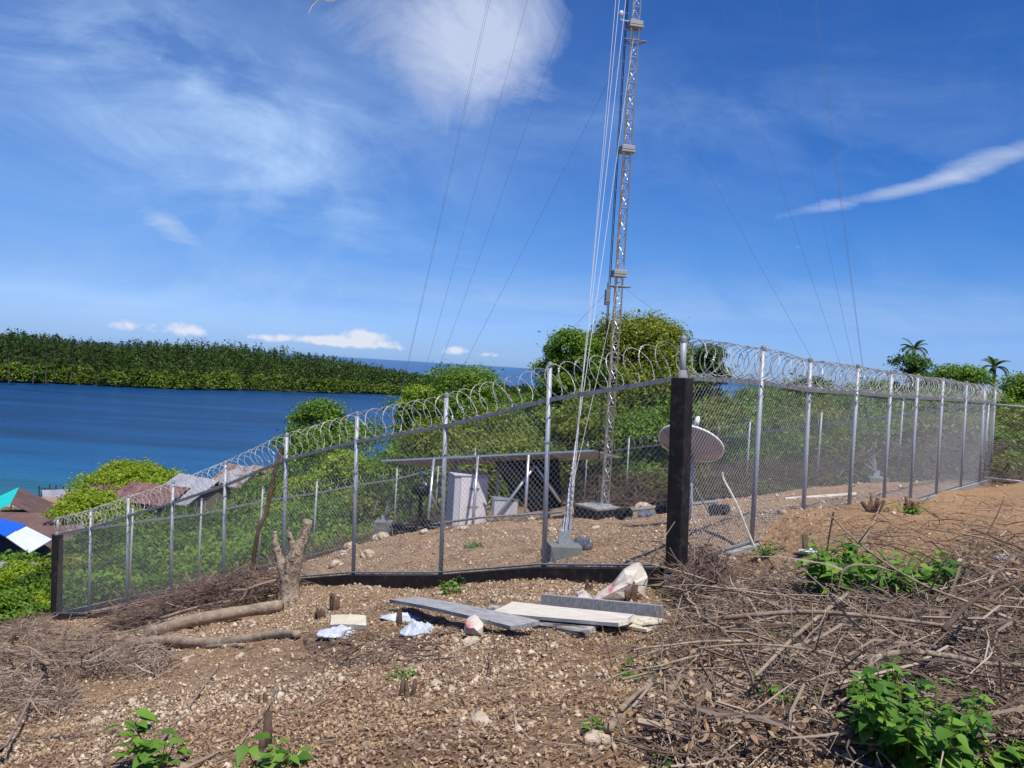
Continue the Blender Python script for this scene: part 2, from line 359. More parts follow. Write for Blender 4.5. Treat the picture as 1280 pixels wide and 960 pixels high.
cd = [on_line(x, y, C_, D_)-Vector((0, 0, .45)) for x, y in cd_px]
back_right_rail = [C_] + cd
for i in range(1, 6): back_right_rail.append(cd[-1].lerp(D_, i/5))
HM = 2.0

# ------------------------------------------------------------------ terrain: smooth surface through surveyed points
ctrl = []
def G(px, py, Y): ctrl.append(tuple(P(px, py, Y)))
def W(x, y, z): ctrl.append((x, y, z))
for q in [(640, 955, 3.1), (0, 955, 4.5), (1280, 955, 2.85), (320, 955, 3.6), (960, 955, 3.0), (640, 830, 5.0), (320, 840, 6.6), (0, 850, 9.0), (960, 830, 4.5), (1280, 830, 4.1), (1280, 700, 7.2), (1100, 700, 6.8), (760, 780, 6.1), (490, 757, 7.7), (140, 800, 14), (300, 770, 11),
          (1050, 641, 10.4), (1000, 642, 9.9), (1130, 622, 13.6), (1280, 600, 17.0), (1200, 640, 11.5), (1000, 668, 8.6),
          (745, 646, 17.5), (600, 657, 19), (705, 697, 10.3), (480, 672, 17), (830, 642, 18.5), (800, 660, 14.5), (540, 690, 13.5), (900, 650, 13)]: G(*q)
W(0, 0, -1.45); W(-2, -2, -1.3); W(3, -3, -1.2); W(0, -15, .5); W(8, 3, -1.3); W(14, 10, -1.2)
for i, p in enumerate(left_rail):
    W(p.x-.25, p.y-.3, p.z-HM-(.19 if i < 4 else .11))
    if i % 2 == 0: W(p.x+.7, p.y+.8, p.z-HM-.05)
for i, p in enumerate(right_rail):
    if i in (0, 1, 5, 7, 9): W(p.x+.3, p.y-.25, p.z-HM-.16+(.0 if i else -.04))
    if i % 2: W(p.x-.8, p.y+.7, p.z-HM-.08)
for i, p in enumerate(back_left_rail):
    if i and i % 2 == 0: W(p.x, p.y, p.z-HM-.1)
for i, p in enumerate(back_right_rail):
    if i and i % 2 == 0: W(p.x, p.y, p.z-HM-.1)
for q in [(-14, 18, -7.6), (-19, 24, -9.6), (-26, 34, -12.2), (-22, 45, -12.8), (-38, 55, -15.2), (-34, 75, -16.2), (-20, 70, -15.5), (-60, 83, -18.0), (-14, 34, -10.2), (-5, 45, -10), (5, 60, -10.5), (-5, 80, -14.5),
          (-62, 90, -19.0), (-40, 104, -18.5), (-22, 116, -18.5), (0, 130, -18.6), (40, 150, -18.6), (18, 36, -5), (34, 60, -8), (45, 100, -14), (20, 90, -13), (26, 30, -3), (45, 40, -4), (80, 80, -10), (100, 20, -8), (40, 0, -2), (-30, 10, -12), (-60, 30, -18.4), (-20, -10, -5), (-60, -30, -17), (40, -40, -4), (-10, -50, -4), (110, 120, -18.5), (-90, 60, -19.5), (150, 0, -18)]: W(*q)
ctrl = np.array(ctrl)
def tps_phi(r2): return .5*r2*np.log(r2+1e-9)
n_ = len(ctrl); XY = ctrl[:, :2]
K = tps_phi(((XY[:, None]-XY[None])**2).sum(-1)) + np.eye(n_)*.12
Pm = np.c_[np.ones(n_), XY]; A = np.zeros((n_+3, n_+3)); A[:n_, :n_] = K; A[:n_, n_:] = Pm; A[n_:, :n_] = Pm.T
sol = np.linalg.solve(A, np.r_[ctrl[:, 2], 0, 0, 0]); Wt, At = sol[:n_], sol[n_:]
def hsh(ix, iy, s):
    h = (ix*374761393 + iy*668265263 + s*974711) & 0xffffffff
    h = ((h ^ (h >> 13))*1274126177) & 0xffffffff
    return ((h ^ (h >> 16)) & 0xffff)/65535.0
def vnoise(x, y, s=0):
    ix = np.floor(x).astype(np.int64); iy = np.floor(y).astype(np.int64); fx = x-ix; fy = y-iy
    fx = fx*fx*(3-2*fx); fy = fy*fy*(3-2*fy)
    return (hsh(ix, iy, s)*(1-fx)+hsh(ix+1, iy, s)*fx)*(1-fy)+(hsh(ix, iy+1, s)*(1-fx)+hsh(ix+1, iy+1, s)*fx)*fy
def fbm(x, y, octs, s=0, g=.5):
    o = np.zeros_like(x); a = 1; t = 0
    for k in range(octs): o += a*(vnoise(x*2**k+k*17.3, y*2**k-k*9.1, s+k)-.5); t += a; a *= g
    return o/t*2
def sm(a, b, x):
    t = np.clip((x-a)/(b-a), 0, 1); return t*t*(3-2*t)
def height(x, y, detail=True):
    x = np.atleast_1d(np.asarray(x, float)); y = np.atleast_1d(np.asarray(y, float)); z = np.empty_like(x)
    for i in range(0, len(x), 20000):
        r2 = (x[i:i+20000, None]-XY[None, :, 0])**2+(y[i:i+20000, None]-XY[None, :, 1])**2
        z[i:i+20000] = tps_phi(r2)@Wt+At[0]+At[1]*x[i:i+20000]+At[2]*y[i:i+20000]
    r = np.hypot(x, y)
    z = z*(1-sm(150, 230, r))+(-24)*sm(150, 230, r)
    z = np.minimum(z, 3)
    if detail:
        near = 1-sm(18, 40, r)
        z = z+fbm(x*.9, y*.9, 3, 3)*.07*near+fbm(x*5, y*5, 4, 9)*.035*near+fbm(x*.12, y*.12, 3, 21)*.6*sm(30, 60, r)*(1-sm(150, 200, r))
    return z
def gz(x, y): return float(height([x], [y])[0])
def GP(px, py, ymax=60, lift=0.0):        # where the sight line through a pixel comes down to lift above the ground
    ys = np.linspace(1.5, ymax, 1400); d = ray(px, py); k = d.x/d.y; kz = d.z/d.y
    h = height(ys*k, ys); below = np.where(kz*ys <= h+lift)[0]
    y = ys[below[0]] if len(below) else ymax
    return Vector((y*k, y, gz(y*k, y)+lift))
# one sheet: rings around the camera, fine inside the view, coarse behind
th = np.concatenate([np.radians(np.arange(-40, 40.01, .17)), np.radians(np.arange(43, 318, 3.5))]); nth = len(th)
rad = [.4]
while rad[-1] < 30: rad.append(rad[-1]*1.0062+.001)
while rad[-1] < 400: rad.append(rad[-1]*1.03)
rad = np.array(rad); nr = len(rad)
RR, TT = np.meshgrid(rad, th, indexing='ij'); gx = (RR*np.sin(TT)).ravel(); gy = (RR*np.cos(TT)).ravel(); gzz = height(gx, gy)
cz = gz(0, 0)
idx = np.arange(nr*nth).reshape(nr, nth); nxt = np.roll(idx, -1, 1)
Fq = np.stack([idx[:-1], nxt[:-1], nxt[1:], idx[1:]], -1).reshape(-1, 4)[:, ::-1]
Vg = np.c_[gx, gy, gzz]
hub = len(Vg); Vg = np.vstack([Vg, [[0, 0, cz]]])
me = npmesh('ground', Vg, Fq, True)
ground = obj('ground', me, M['ground']); tag(ground, kind='structure')
# surface attributes: crushed coral, bare soil, low grass, sand
def inside_rect(x, y):
    u = np.array([B_.x-A_.x, B_.y-A_.y]); v = np.array([D_.x-A_.x, D_.y-A_.y]); det = u[0]*v[1]-u[1]*v[0]
    dx = x-A_.x; dy = y-A_.y; a = (dx*v[1]-dy*v[0])/det; b = (u[0]*dy-u[1]*dx)/det
    return a, b
def gravel_w(x, y):
    a, b = inside_rect(x, y); r = np.hypot(x, y)
    g = .28+.75*sm(-.1, .35, fbm(x*.8, y*.8, 3, 31))
    g = g*(1-.85*sm(1.0, 2.0, x)*sm(3, 4, y+x*.0)); g = g*(.45+.55*sm(4, 6, r))
    g = np.maximum(g, .95*(1-sm(.03, .10, np.abs(b+.05)))*(a > -.02)*(a < .45))
    inn = (a > 0)*(a < 1)*(b > 0)*(b < 1)
    g = np.where(inn, .35+.6*sm(-.1, .4, fbm(x*.7, y*.7, 3, 5)), g)
    return np.clip(g, 0, 1)
x, y = Vg[:, 0], Vg[:, 1]; a, b = inside_rect(x, y); r = np.hypot(x, y)
for nm, val in (('gravel', gravel_w(x, y)), ('soil', np.clip(sm(3.4, 4.5, x)*sm(5.5, 8, y)+.35*sm(.1, .4, fbm(x*.5, y*.5, 2, 77)), 0, 1)),
                ('grass', np.clip(sm(22, 32, r)*(1-((a > 0)*(a < 1)*(b > 0)*(b < 1))), 0, 1)), ('sand', sm(-17.45, -17.85, Vg[:, 2]))):
    at = me.attributes.new(nm, 'FLOAT', 'POINT'); at.data.foreach_set('value', val.astype(np.float32))

# ------------------------------------------------------------------ sea and far shore
SEA = -18.0
def water():
    m = bpy.data.materials.new('sea water'); m.use_nodes = True; t = m.node_tree; n = t.nodes; l = t.links; b = n['Principled BSDF']
    b.inputs['Roughness'].default_value = .22; b.inputs['IOR'].default_value = 1.33; b.inputs['Specular IOR Level'].default_value = .22
    ge = n.new('ShaderNodeNewGeometry'); s = n.new('ShaderNodeSeparateXYZ'); l.new(ge.outputs['Position'], s.inputs[0])
    q = n.new('ShaderNodeTexNoise'); q.inputs['Scale'].default_value = .035; q.inputs['Detail'].default_value = 7; mp = n.new('ShaderNodeMapping'); mp.inputs['Scale'].default_value = (.5, 1, 1); l.new(ge.outputs['Position'], mp.inputs[0]); l.new(mp.outputs[0], q.inputs['Vector'])
    ma = n.new('ShaderNodeMath'); ma.operation = 'MULTIPLY_ADD'; l.new(q.outputs[0], ma.inputs[0]); ma.inputs[1].default_value = 60; l.new(s.outputs[1], ma.inputs[2])
    # depth of the bottom grows with distance from the near shore
    mb = n.new('ShaderNodeMath'); mb.operation = 'MULTIPLY_ADD'; l.new(s.outputs[0], mb.inputs[0]); mb.inputs[1].default_value = -.35; l.new(ma.outputs[0], mb.inputs[2])
    k = n.new('ShaderNodeMapRange'); k.inputs[1].default_value = 122; k.inputs[2].default_value = 235; l.new(mb.outputs[0], k.inputs[0])
    cr = n.new('ShaderNodeValToRGB'); e = cr.color_ramp.elements; e[0].position = 0; e[0].color = (.030, .155, .165, 1); e[1].position = 1; e[1].color = (.005, .052, .165, 1)
    x = e.new(.16); x.color = (.018, .115, .17, 1); x = e.new(.36); x.color = (.008, .080, .20, 1)
    l.new(k.outputs[0], cr.inputs[0])
    st = n.new('ShaderNodeTexNoise'); st.inputs['Scale'].default_value = .05; st.inputs['Detail'].default_value = 9; st.inputs['Roughness'].default_value = .7; m2 = n.new('ShaderNodeMapping'); m2.inputs['Scale'].default_value = (.22, 1.3, 1); m2.inputs['Rotation'].default_value = (0, 0, .12); l.new(ge.outputs['Position'], m2.inputs[0]); l.new(m2.outputs[0], st.inputs['Vector'])
    sr = n.new('ShaderNodeMapRange'); sr.inputs[1].default_value = .36; sr.inputs[2].default_value = .64; sr.inputs[3].default_value = .62; sr.inputs[4].default_value = 1.3; l.new(st.outputs[0], sr.inputs[0])
    mm = n.new('ShaderNodeMix'); mm.data_type = 'RGBA'; mm.blend_type = 'MULTIPLY'; mm.inputs[0].default_value = 1; l.new(cr.outputs[0], mm.inputs[6]); l.new(sr.outputs[0], mm.inputs[7]); l.new(mm.outputs[2], b.inputs['Base Color'])
    w1 = n.new('ShaderNodeTexNoise'); w1.inputs['Scale'].default_value = .9; w1.inputs['Detail'].default_value = 6; w1.inputs['Roughness'].default_value = .6; l.new(ge.outputs['Position'], w1.inputs['Vector'])
    bn = n.new('ShaderNodeBump'); bn.inputs['Strength'].default_value = 1; bn.inputs['Distance'].default_value = .6; l.new(w1.outputs[0], bn.inputs['Height']); l.new(bn.outputs[0], b.inputs['Normal'])
    return m
M['sea'] = water()
mb = MB(); ring = [80*1.35**i for i in range(24)]
ns = 96; mb.v.append(Vector((0, 0, SEA)))
for r_ in ring:
    for k in range(ns): mb.v.append(Vector((r_*math.cos(2*math.pi*k/ns), r_*math.sin(2*math.pi*k/ns), SEA)))
for k in range(ns): mb.face((0, 1+k, 1+(k+1) % ns))
for i in range(len(ring)-1):
    for k in range(ns):
        k2 = (k+1) % ns; mb.face((1+i*ns+k, 1+(i+1)*ns+k, 1+(i+1)*ns+k2, 1+i*ns+k2))
tag(mb.obj('sea_water', M['sea']), kind='structure')
# far peninsula: shoreline measured in the photograph
def onsea(px, py):
    d = ray(px, py); k = SEA/d.z; return Vector((d.x*k, d.y*k, SEA))
shore = [onsea(x, y) for x, y in ((-300, 457), (-120, 469), (0, 478), (60, 479), (140, 483), (220, 487), (300, 488), (400, 491), (460, 492), (505, 494), (560, 497), (620, 500), (700, 505))]
mb = MB(); k = len(shore)
for i, p in enumerate(shore):
    d = Vector((p.x, p.y, 0)).normalized()
    for t_, z in ((0, -18.6), (3, -17.75), (40, -17.2), (150, -17.1), (190, -19)): mb.v.append(Vector((p.x, p.y, z))+d*t_)
for i in range(k-1):
    for j in range(4): a0 = i*5+j; mb.face((a0, a0+5, a0+6, a0+1))
M['mud'] = mat('mangrove mud', (.05, .055, .025), .95, 0, (.08, .07, .04), .2)
tag(mb.obj('peninsula_land', M['mud'], smooth=True), kind='structure')

# ------------------------------------------------------------------ foliage
def quads(c, nrm, sa, sb):
    """diamond leaves at c with normals nrm and half sizes sa, sb"""
    m = len(c); up = rng.normal(size=(m, 3)); t1 = np.cross(nrm, up); t1 /= np.linalg.norm(t1, axis=1)[:, None]+1e-9
    t2 = np.cross(nrm, t1); sa = sa[:, None]; sb = sb[:, None]
    V = np.stack([c-t1*sa, c-t2*sb+nrm*sb*.25, c+t1*sa, c+t2*sb+nrm*sb*.25], 1).reshape(-1, 3)
    return V, np.arange(m*4).reshape(-1, 4)
def leaf_mesh(name, blobs, n, size, up=.5, shell=.55, val=None):
    bl = np.array(blobs, float); vol = (bl[:, 3]*bl[:, 4])**1.0; pick = rng.choice(len(bl), n, p=vol/vol.sum()); q = bl[pick]
    d = rng.normal(size=(n, 3)); d /= np.linalg.norm(d, axis=1)[:, None]
    d[:, 2] = np.where((d[:, 2] < -.2) & (rng.random(n) < .7), -d[:, 2], d[:, 2])
    rr = shell+(1-shell)*rng.random(n)**.6; rr *= 1+.16*rng.normal(size=n)*(rng.random(n) < .35)
    # twig-scale clumping
    cl = fbm(q[:, 0]*3+d[:, 0]*4.2, q[:, 1]*3+d[:, 1]*4.2+d[:, 2]*5.1, 3, 55, .7); rr *= 1+.42*cl
    c = q[:, :3]+d*rr[:, None]*np.c_[q[:, 3], q[:, 3], q[:, 4]]
    g_ = fbm(c[:, 0]*2.1+c[:, 2]*1.3+9, c[:, 1]*2.1-c[:, 2]*1.7, 2, 91)+.35*rng.normal(size=n); keep = g_ > -.22; c, d, q, cl, pick = c[keep], d[keep], q[keep], cl[keep], pick[keep]; n = len(c)
    c += rng.normal(size=(n, 3))*size*.6
    nr_ = d*.7+rng.normal(size=(n, 3))*.6+np.array([0, 0, up]); nr_ /= np.linalg.norm(nr_, axis=1)[:, None]
    s = size*(.5+.9*rng.random(n)**2); V, Fc = quads(c, nr_, s, s*.5)
    v = np.clip(.42+.28*rng.normal(size=n)+.7*cl+.35*(hsh(pick, pick*3+1, 8)-.5), 0, 1)
    return npmesh(name, V, Fc, False, v)
def crown_blobs(h0, h1, r, nb, squash=.62):
    out = []; nb = int(nb*1.5)
    for i in range(nb):
        t = (i+.5)/nb; ang = i*2.399+rnd(-.4, .4); k = math.sqrt(rnd(.05, 1))
        rr = r*.72*k; z = h1-(h1-h0)*(k**2)*rnd(.35, .95)
        s = r*rnd(.17, .36); out.append((rr*math.cos(ang), rr*math.sin(ang), z-s*squash, s, s*squash))
    for i in range(nb//2):
        a_ = i*2.399+1.1; rr = r*rnd(.45, .9); z = h0+(h1-h0)*rnd(.0, .72); s = r*rnd(.2, .36); out.append((rr*math.cos(a_), rr*math.sin(a_), max(z, s*squash*.8), s, s*squash))
    out.append((0, 0, h1-r*.5*squash*1.2, r*.55, r*.5*squash)); return out
def make_tree(name, label, loc, h, r, nb, nl, size, m, h0=.35, trunk_r=.18, squash=.62, group=None, cat='tree', lean=0, trunk_m='trunk'):
    x, y = loc[0], loc[1]; z = loc[2] if len(loc) > 2 else gz(x, y)
    root = empty(name, (x, y, z-.05), label, cat, group, rnd(0, 6))
    bl = crown_blobs(h*h0, h, r, nb, squash)
    t = MB(); top = Vector((lean, 0, h*.72))
    t.tube([(0, 0, -.3), (rnd(-.1, .1), rnd(-.1, .1), h*.25), (lean*.5, rnd(-.15, .15), h*.5), top], [trunk_r*1.3, trunk_r, trunk_r*.75, trunk_r*.3], 8)
    for b_ in bl[:min(nb, 14)]:
        z0 = h*rnd(.2, .5); st = Vector((lean*.4, 0, z0)); en = Vector(b_[:3]); md = st.lerp(en, .5)+Vector((0, 0, -h*.04))
        t.tube([st, md, en], [trunk_r*.5, trunk_r*.32, trunk_r*.1], 5)
    t.obj('trunk', M[trunk_m], root, True)
    cme = leaf_mesh('crown', bl, nl, size); obj('crown', cme, M[m], root)
    return root
def copy_tree(o, loc, s, rz, label, group):
    c = o.copy(); COL.objects.link(c); c.location = loc; c.scale = (s, s, s); c.rotation_euler = (0, 0, rz); c['label'] = label
    if group: c['group'] = group
    for ch in list(o.children):
        d = ch.copy(); COL.objects.link(d); d.parent = c
    return c
# mangrove forest on the peninsula: one far wood, plus the tall single trees that stand out of it
def far_forest():
    n = 400000; sh = np.array([(p.x, p.y) for p in shore]); L_ = len(sh)
    # rows of crowns
    cent = []
    for row in range(16):
        dep = 1.5+row*7.5
        for k in range(175):
            t = (k+rng.random())/175*(L_-1); i = min(int(t), L_-2); f = t-i; p = sh[i]*(1-f)+sh[i+1]*f
            rr = np.hypot(*p); dd = p/rr; q = p+dd*(dep+rng.normal()*2.5)
            ang = math.atan2(q[0], q[1]); el_top = np.interp(math.degrees(ang), [-45, -33, -28, -21, -17, -13, -10, -6.5, 0, 6], [-.1, -.1, -.35, .0, -.1, -.42, -.8, -1.15, -1.5, -1.7])
            top = math.tan(math.radians(el_top+rng.normal()*.10))*np.hypot(*q)-.5
            full = top-SEA; lim = [.38, .50, .72, .86][row] if row < 4 else 1
            h = full*lim*(1+rng.normal()*.075+.07*math.sin(t*9+row)); cent.append((q[0], q[1], SEA+.7, h, 2.0+rng.random()*1.8, row))
    cent = np.array(cent)
    for nm, mk, sel in (('mangrove_forest', 'mangrove', cent[:, 5] >= 1), ('shore_mangroves', 'mangrovelight', cent[:, 5] < 1)):
        cs = cent[sel]; m_ = int(n*(.86 if nm[0] == 'm' else .14)); pick = rng.integers(0, len(cs), m_); q = cs[pick]
        tt = rng.random(m_)**.8; ang = rng.random(m_)*6.283
        prof = np.clip(1.25-tt, 0, 1)**.8*(.45+.75*np.abs(np.sin(tt*9+pick*1.7))); rr = q[:, 4]*1.2*prof*(.35+.75*rng.random(m_))
        c = np.c_[q[:, 0]+rr*np.cos(ang), q[:, 1]+rr*np.sin(ang), q[:, 2]+q[:, 3]*tt*(1+.05*rng.normal(size=m_))]
        nr_ = np.c_[np.cos(ang)*.6, np.sin(ang)*.6, np.full(m_, .5)]+rng.normal(size=(m_, 3))*.5; nr_ /= np.linalg.norm(nr_, axis=1)[:, None]
        s = .28+.50*rng.random(m_)**1.5; V, Fc = quads(c, nr_, s, s*.55)
        v = np.clip(hsh(pick, pick*7, 5)**1.5*1.1+.22*rng.normal(size=m_), 0, 1)
        tag(obj(nm, npmesh(nm, V, Fc, False, v), M[mk]), kind='stuff')
    # bare pale trunks between the crowns
    t = MB()
    for k in range(260):
        q = cent[random.randrange(len(cent))]
        if q[5] < 1 or q[5] > 5: continue
        t.tube([(q[0], q[1], SEA), (q[0]+rnd(-1, 1), q[1], SEA+q[3]*rnd(.9, 1.12))], [.09, .04], 4)
    tag(t.obj('mangrove_trunks', M['bark']), kind='stuff')
    protos = []
    for k in range(4):
        protos.append((lambda h=15+k: (h,))())
    firsts = []
    grp = 'tall trees standing out above the far mangroves'
    for k in range(60):
        px = rnd(-5, 480) if k > 12 else (42, 65, 118, 225, 300, 345, 195, 415, 92, 12, 265, 372, 440)[k]
        rr_ = 40+rnd(0, 60); d = ray(px, 460); ang = math.degrees(math.atan2(d.x, d.y))
        shp = np.interp(px, [p_ for p_ in (-300, 0, 140, 300, 505)], [380, 300, 330, 362, 410])+rr_
        x_, y_ = shp*math.sin(math.radians(ang)), shp*math.cos(math.radians(ang))
        el_top = np.interp(ang, [-45, -33, -28, -21, -17, -13, -10, -6.5, 0, 6], [-.1, -.1, -.35, .0, -.1, -.42, -.8, -1.15, -1.5, -1.7])+rnd(.12, .5)
        h = math.tan(math.radians(el_top))*shp-SEA
        side = 'left' if px < 160 else ('middle' if px < 320 else 'right')
        lab = f'slender tall tree rising above the {side} part of the far mangrove wood'
        if len(firsts) < 4:
            root = empty('mangrove_tree', (x_, y_, SEA+.5), lab, 'tree', grp)
            t = MB(); H_ = 18.0
            t.tube([(0, 0, 0), (.3, 0, H_*.5), (0, 0, H_*.97)], [.2, .14, .05], 5)
            for j in range(7): a_ = rnd(0, 6.28); z_ = H_*rnd(.6, .92); t.tube([(0.1, 0, z_), (1.7*math.cos(a_), 1.7*math.sin(a_), z_+rnd(.2, 1.2))], [.08, .03], 4)
            t.obj('trunk', M['trunk'], root)
            bl = [(rnd(-1, 1)*(1.9-1.6*u_), rnd(-1, 1)*(1.9-1.6*u_), H_*(.45+.53*u_), rnd(.5, 1.3)*(1.25-.8*u_), rnd(.5, 1.0)) for u_ in [rnd(0, 1) for j in range(16)]]
            obj('crown', leaf_mesh('crown', bl, 1500, .26), M['mangrove'], root); root.scale = (h/H_,)*3; firsts.append(root)
        else:
            copy_tree(firsts[k % 4], (x_, y_, SEA+.5), h/18.0, rnd(0, 6), lab, grp)
far_forest()
# ------------------------------------------------------------------ trees and bushes beyond the fence
def tree_px(name, label, px, py_top, Y, rpx, m, nb=22, nl=16000, size=.13, h0=.3, squash=.62, group=None, cat='tree', zb=None, tr=.18):
    top = P(px, py_top, Y); base = gz(top.x, top.y) if zb is None else zb; h = top.z-base
    return make_tree(name, label, (top.x, top.y, base), h*1.03, rpx*(1.3 if cat != 'shrub' else 1.1)/F*Y, int(nb*1.25), int(nl*1.35), size, m, min(h0, .2), tr, squash, group, cat)
GB = 'trees and tall bushes beyond the back fence'
tree_px('broadleaf_tree', 'largest rounded tree with a tall domed crown behind the lattice mast', 800, 388, 38, 88, 'leafolive', 60, 130000, .085, .12, .85, tr=.35)
tree_px('broadleaf_tree', 'darker leafy tree against the left flank of the largest domed tree', 718, 412, 36, 44, 'leafmid', 26, 36000, .085, .2, .7)
tree_px('broadleaf_tree', 'small dark tree showing just right of the capped pipe on the black corner pillar', 888, 432, 34, 26, 'leafdark', 16, 20000, .085, .1, .9)
tree_px('broadleaf_tree', 'rounded dark green tree left of the tall mast, below the sea horizon', 578, 455, 44, 74, 'leafmid', 34, 50000, .09, .15, .6)
tree_px('broadleaf_tree', 'small bushy tree in front of the bay above the third fence post', 402, 499, 42, 44, 'leafmid', 18, 26000, .085, .2, .6)
tree_px('broadleaf_tree', 'low tree with pale green crown between bay and rounded dark tree', 525, 484, 43, 30, 'leafbright', 16, 20000, .085, .2, .6)
tree_px('broadleaf_tree', 'bright yellow green spreading tree among the rusty village roofs', 166, 574, 68, 56, 'leafbright', 36, 46000, .12, .2, .5)
tree_px('broadleaf_tree', 'low bright green bushy tree behind the leftmost razor wire coil', 115, 612, 55, 42, 'leafbright', 22, 28000, .11, .2, .5)
tree_px('broadleaf_tree', 'green tree top low behind the razor wire by the second right post', 950, 480, 44, 48, 'leafmid', 20, 26000, .09, .1, .6)
tree_px('broadleaf_tree', 'dark dense tree under the left coconut palm', 1138, 444, 48, 34, 'leafdark', 22, 26000, .10, .2, .6)
tree_px('broadleaf_tree', 'broad light green tree between the two coconut palms', 1200, 455, 50, 50, 'leafmid', 24, 28000, .10, .2, .5)
tree_px('broadleaf_tree', 'light green tree at the right picture edge behind the gate', 1285, 466, 46, 48, 'leafmid', 24, 26000, .10, .2, .5)
tree_px('broadleaf_tree', 'leafy tree low behind the razor wire between corner pillar and next post', 1010, 472, 46, 46, 'leafdark', 12, 9000, .16, .2, .6)
# tall bushes filling the slope
bspots = [(895, 502, 40, 62, 'leafmid'), (965, 508, 41, 60, 'leafdark'), (1040, 505, 40, 60, 'leafmid'), (1125, 512, 41, 60, 'leafdark'), (455, 520, 36, 55, 'leafmid'), (545, 520, 32, 60, 'leafolive'), (620, 500, 34, 62, 'leafolive'), (680, 482, 36, 55, 'leafmid'), (735, 495, 31, 50, 'leafolive'), (800, 505, 30.5, 52, 'leafmid'), (850, 492, 31, 48, 'leafmid'), (395, 530, 36, 50, 'leafmid'), (440, 560, 33, 48, 'leafbright'), (505, 555, 31.5, 50, 'leafmid'), (580, 545, 31.5, 58, 'leafolive'), (655, 535, 31.5, 60, 'leafolive'),
          (905, 490, 31, 55, 'leafolive'), (960, 495, 30, 60, 'leafmid'), (1015, 492, 30, 52, 'leafolive'), (1060, 484, 36, 50, 'leafmid'), (1090, 470, 40, 48, 'leafmid'), (1165, 478, 34, 52, 'leafmid'), (1235, 484, 33, 55, 'leafmid'), (1290, 500, 30, 60, 'leafolive'), (1225, 520, 27, 50, 'leafolive'), (1290, 535, 25, 55, 'leafmid'),
          (345, 585, 37, 52, 'leafmid'), (385, 590, 33, 44, 'leafbright'), (300, 622, 36, 50, 'leafmid'), (240, 635, 34, 52, 'leafdark'), (180, 640, 33, 50, 'leafmid'), (130, 655, 30, 46, 'leafdark'), (205, 665, 27, 50, 'leafmid'), (275, 655, 28.5, 50, 'leafmid'), (340, 640, 30, 50, 'leafmid'), (100, 690, 25, 46, 'leafolive'), (150, 695, 24, 44, 'leafdark'), (420, 615, 31, 46, 'leafmid'), (480, 600, 31, 44, 'leafolive'), (715, 560, 32.5, 46, 'leafolive'),(1110, 500, 31, 55, 'leafmid'), (1180, 510, 29, 50, 'leafolive')]
colw = {'leafmid': 'mid green', 'leafolive': 'olive', 'leafbright': 'bright green', 'leafdark': 'dark green'}
ORD = ['leftmost', 'second from left', 'third from left', 'fourth from left', 'fifth from left', 'sixth from left', 'seventh from left', 'eighth from left', 'ninth from left', 'tenth from left']
def zone(px): return 'down the slope left of the shelter' if px < 450 else 'behind the solar shelter roof' if px < 700 else 'behind the mast foot' if px < 870 else 'behind the right fence mesh' if px < 1100 else 'beyond the open gate corner'
for i, (px, py, Y, r_, m) in enumerate(bspots):
    where = zone(px)
    base = gz(*P(px, py, Y).xy)
    mates = sorted(q[0] for q in bspots if q[4] == m and zone(q[0]) == where); k_ = mates.index(px)
    lab = f'{colw[m]} leafy bush {where}' if len(mates) == 1 else f'{ORD[k_] if k_ < len(mates)-1 else "rightmost"} of the {colw[m]} bushes {where}'
    tree_px('leafy_bush', lab, px, py, Y, r_, m, 22, 15000, .075, .05, .8, f'{colw[m]} bushes {where}', 'bush', tr=.06)
# left foreground slope shrubs
for px, py, Y, r_, m, lab in [(25, 700, 24, 42, 'leafbright', 'yellow green shrub at the left picture edge under the white roof'), (50, 712, 23, 34, 'leafdark', 'dark shrub touching the left side of the far black pillar'), (8, 735, 20, 38, 'leafmid', 'green shrub at the left picture edge above the brush heap'), (45, 745, 20.5, 30, 'leafbright', 'bright low shrub at the foot of the far black pillar')]:
    tree_px('shrub', lab, px, py, Y, r_, m, 16, 16000, .055, .05, .9, None, 'shrub', tr=.03)
# undergrowth carpet outside the fences: one mass
def carpet():
    n = 560000; ang = np.radians(rng.uniform(-38, 38, n)); d = 17+rng.random(n)**1.5*90
    x = d*np.sin(ang); y = d*np.cos(ang); a, b = inside_rect(x, y)
    ok = ~((a > -.03) & (a < 1.03) & (b > -.03) & (b < 1.03)) & (((b > .5) & (a > -.03)) | (a > 1.03) | (b > 1.12))
    x, y, d = x[ok], y[ok], d[ok]; z = height(x, y, True)
    k = (z > -16.0) & ~((x < -25) & (y > 44)) & ~((x > 12) & (y < 23)); x, y, z, d = x[k], y[k], z[k], d[k]; m_ = len(x)
    hh = (.35+1.2*np.clip(fbm(x*.45, y*.45, 3, 61)+.35, 0, 1))*(.5+d/60)
    c = np.c_[x, y, z+hh*rng.random(m_)**.5]
    nr_ = rng.normal(size=(m_, 3))*.6+np.array([0, 0, .8]); nr_ /= np.linalg.norm(nr_, axis=1)[:, None]
    s = (.035+.05*rng.random(m_))*(.7+d/50); V, Fc = quads(c, nr_, s, s*.6)
    v = np.clip(.45+fbm(x*.6, y*.6, 2, 71)+.2*rng.normal(size=m_), 0, 1)
    tag(obj('undergrowth', npmesh('undergrowth', V, Fc, False, v), M['leafmid']), kind='stuff')
carpet()
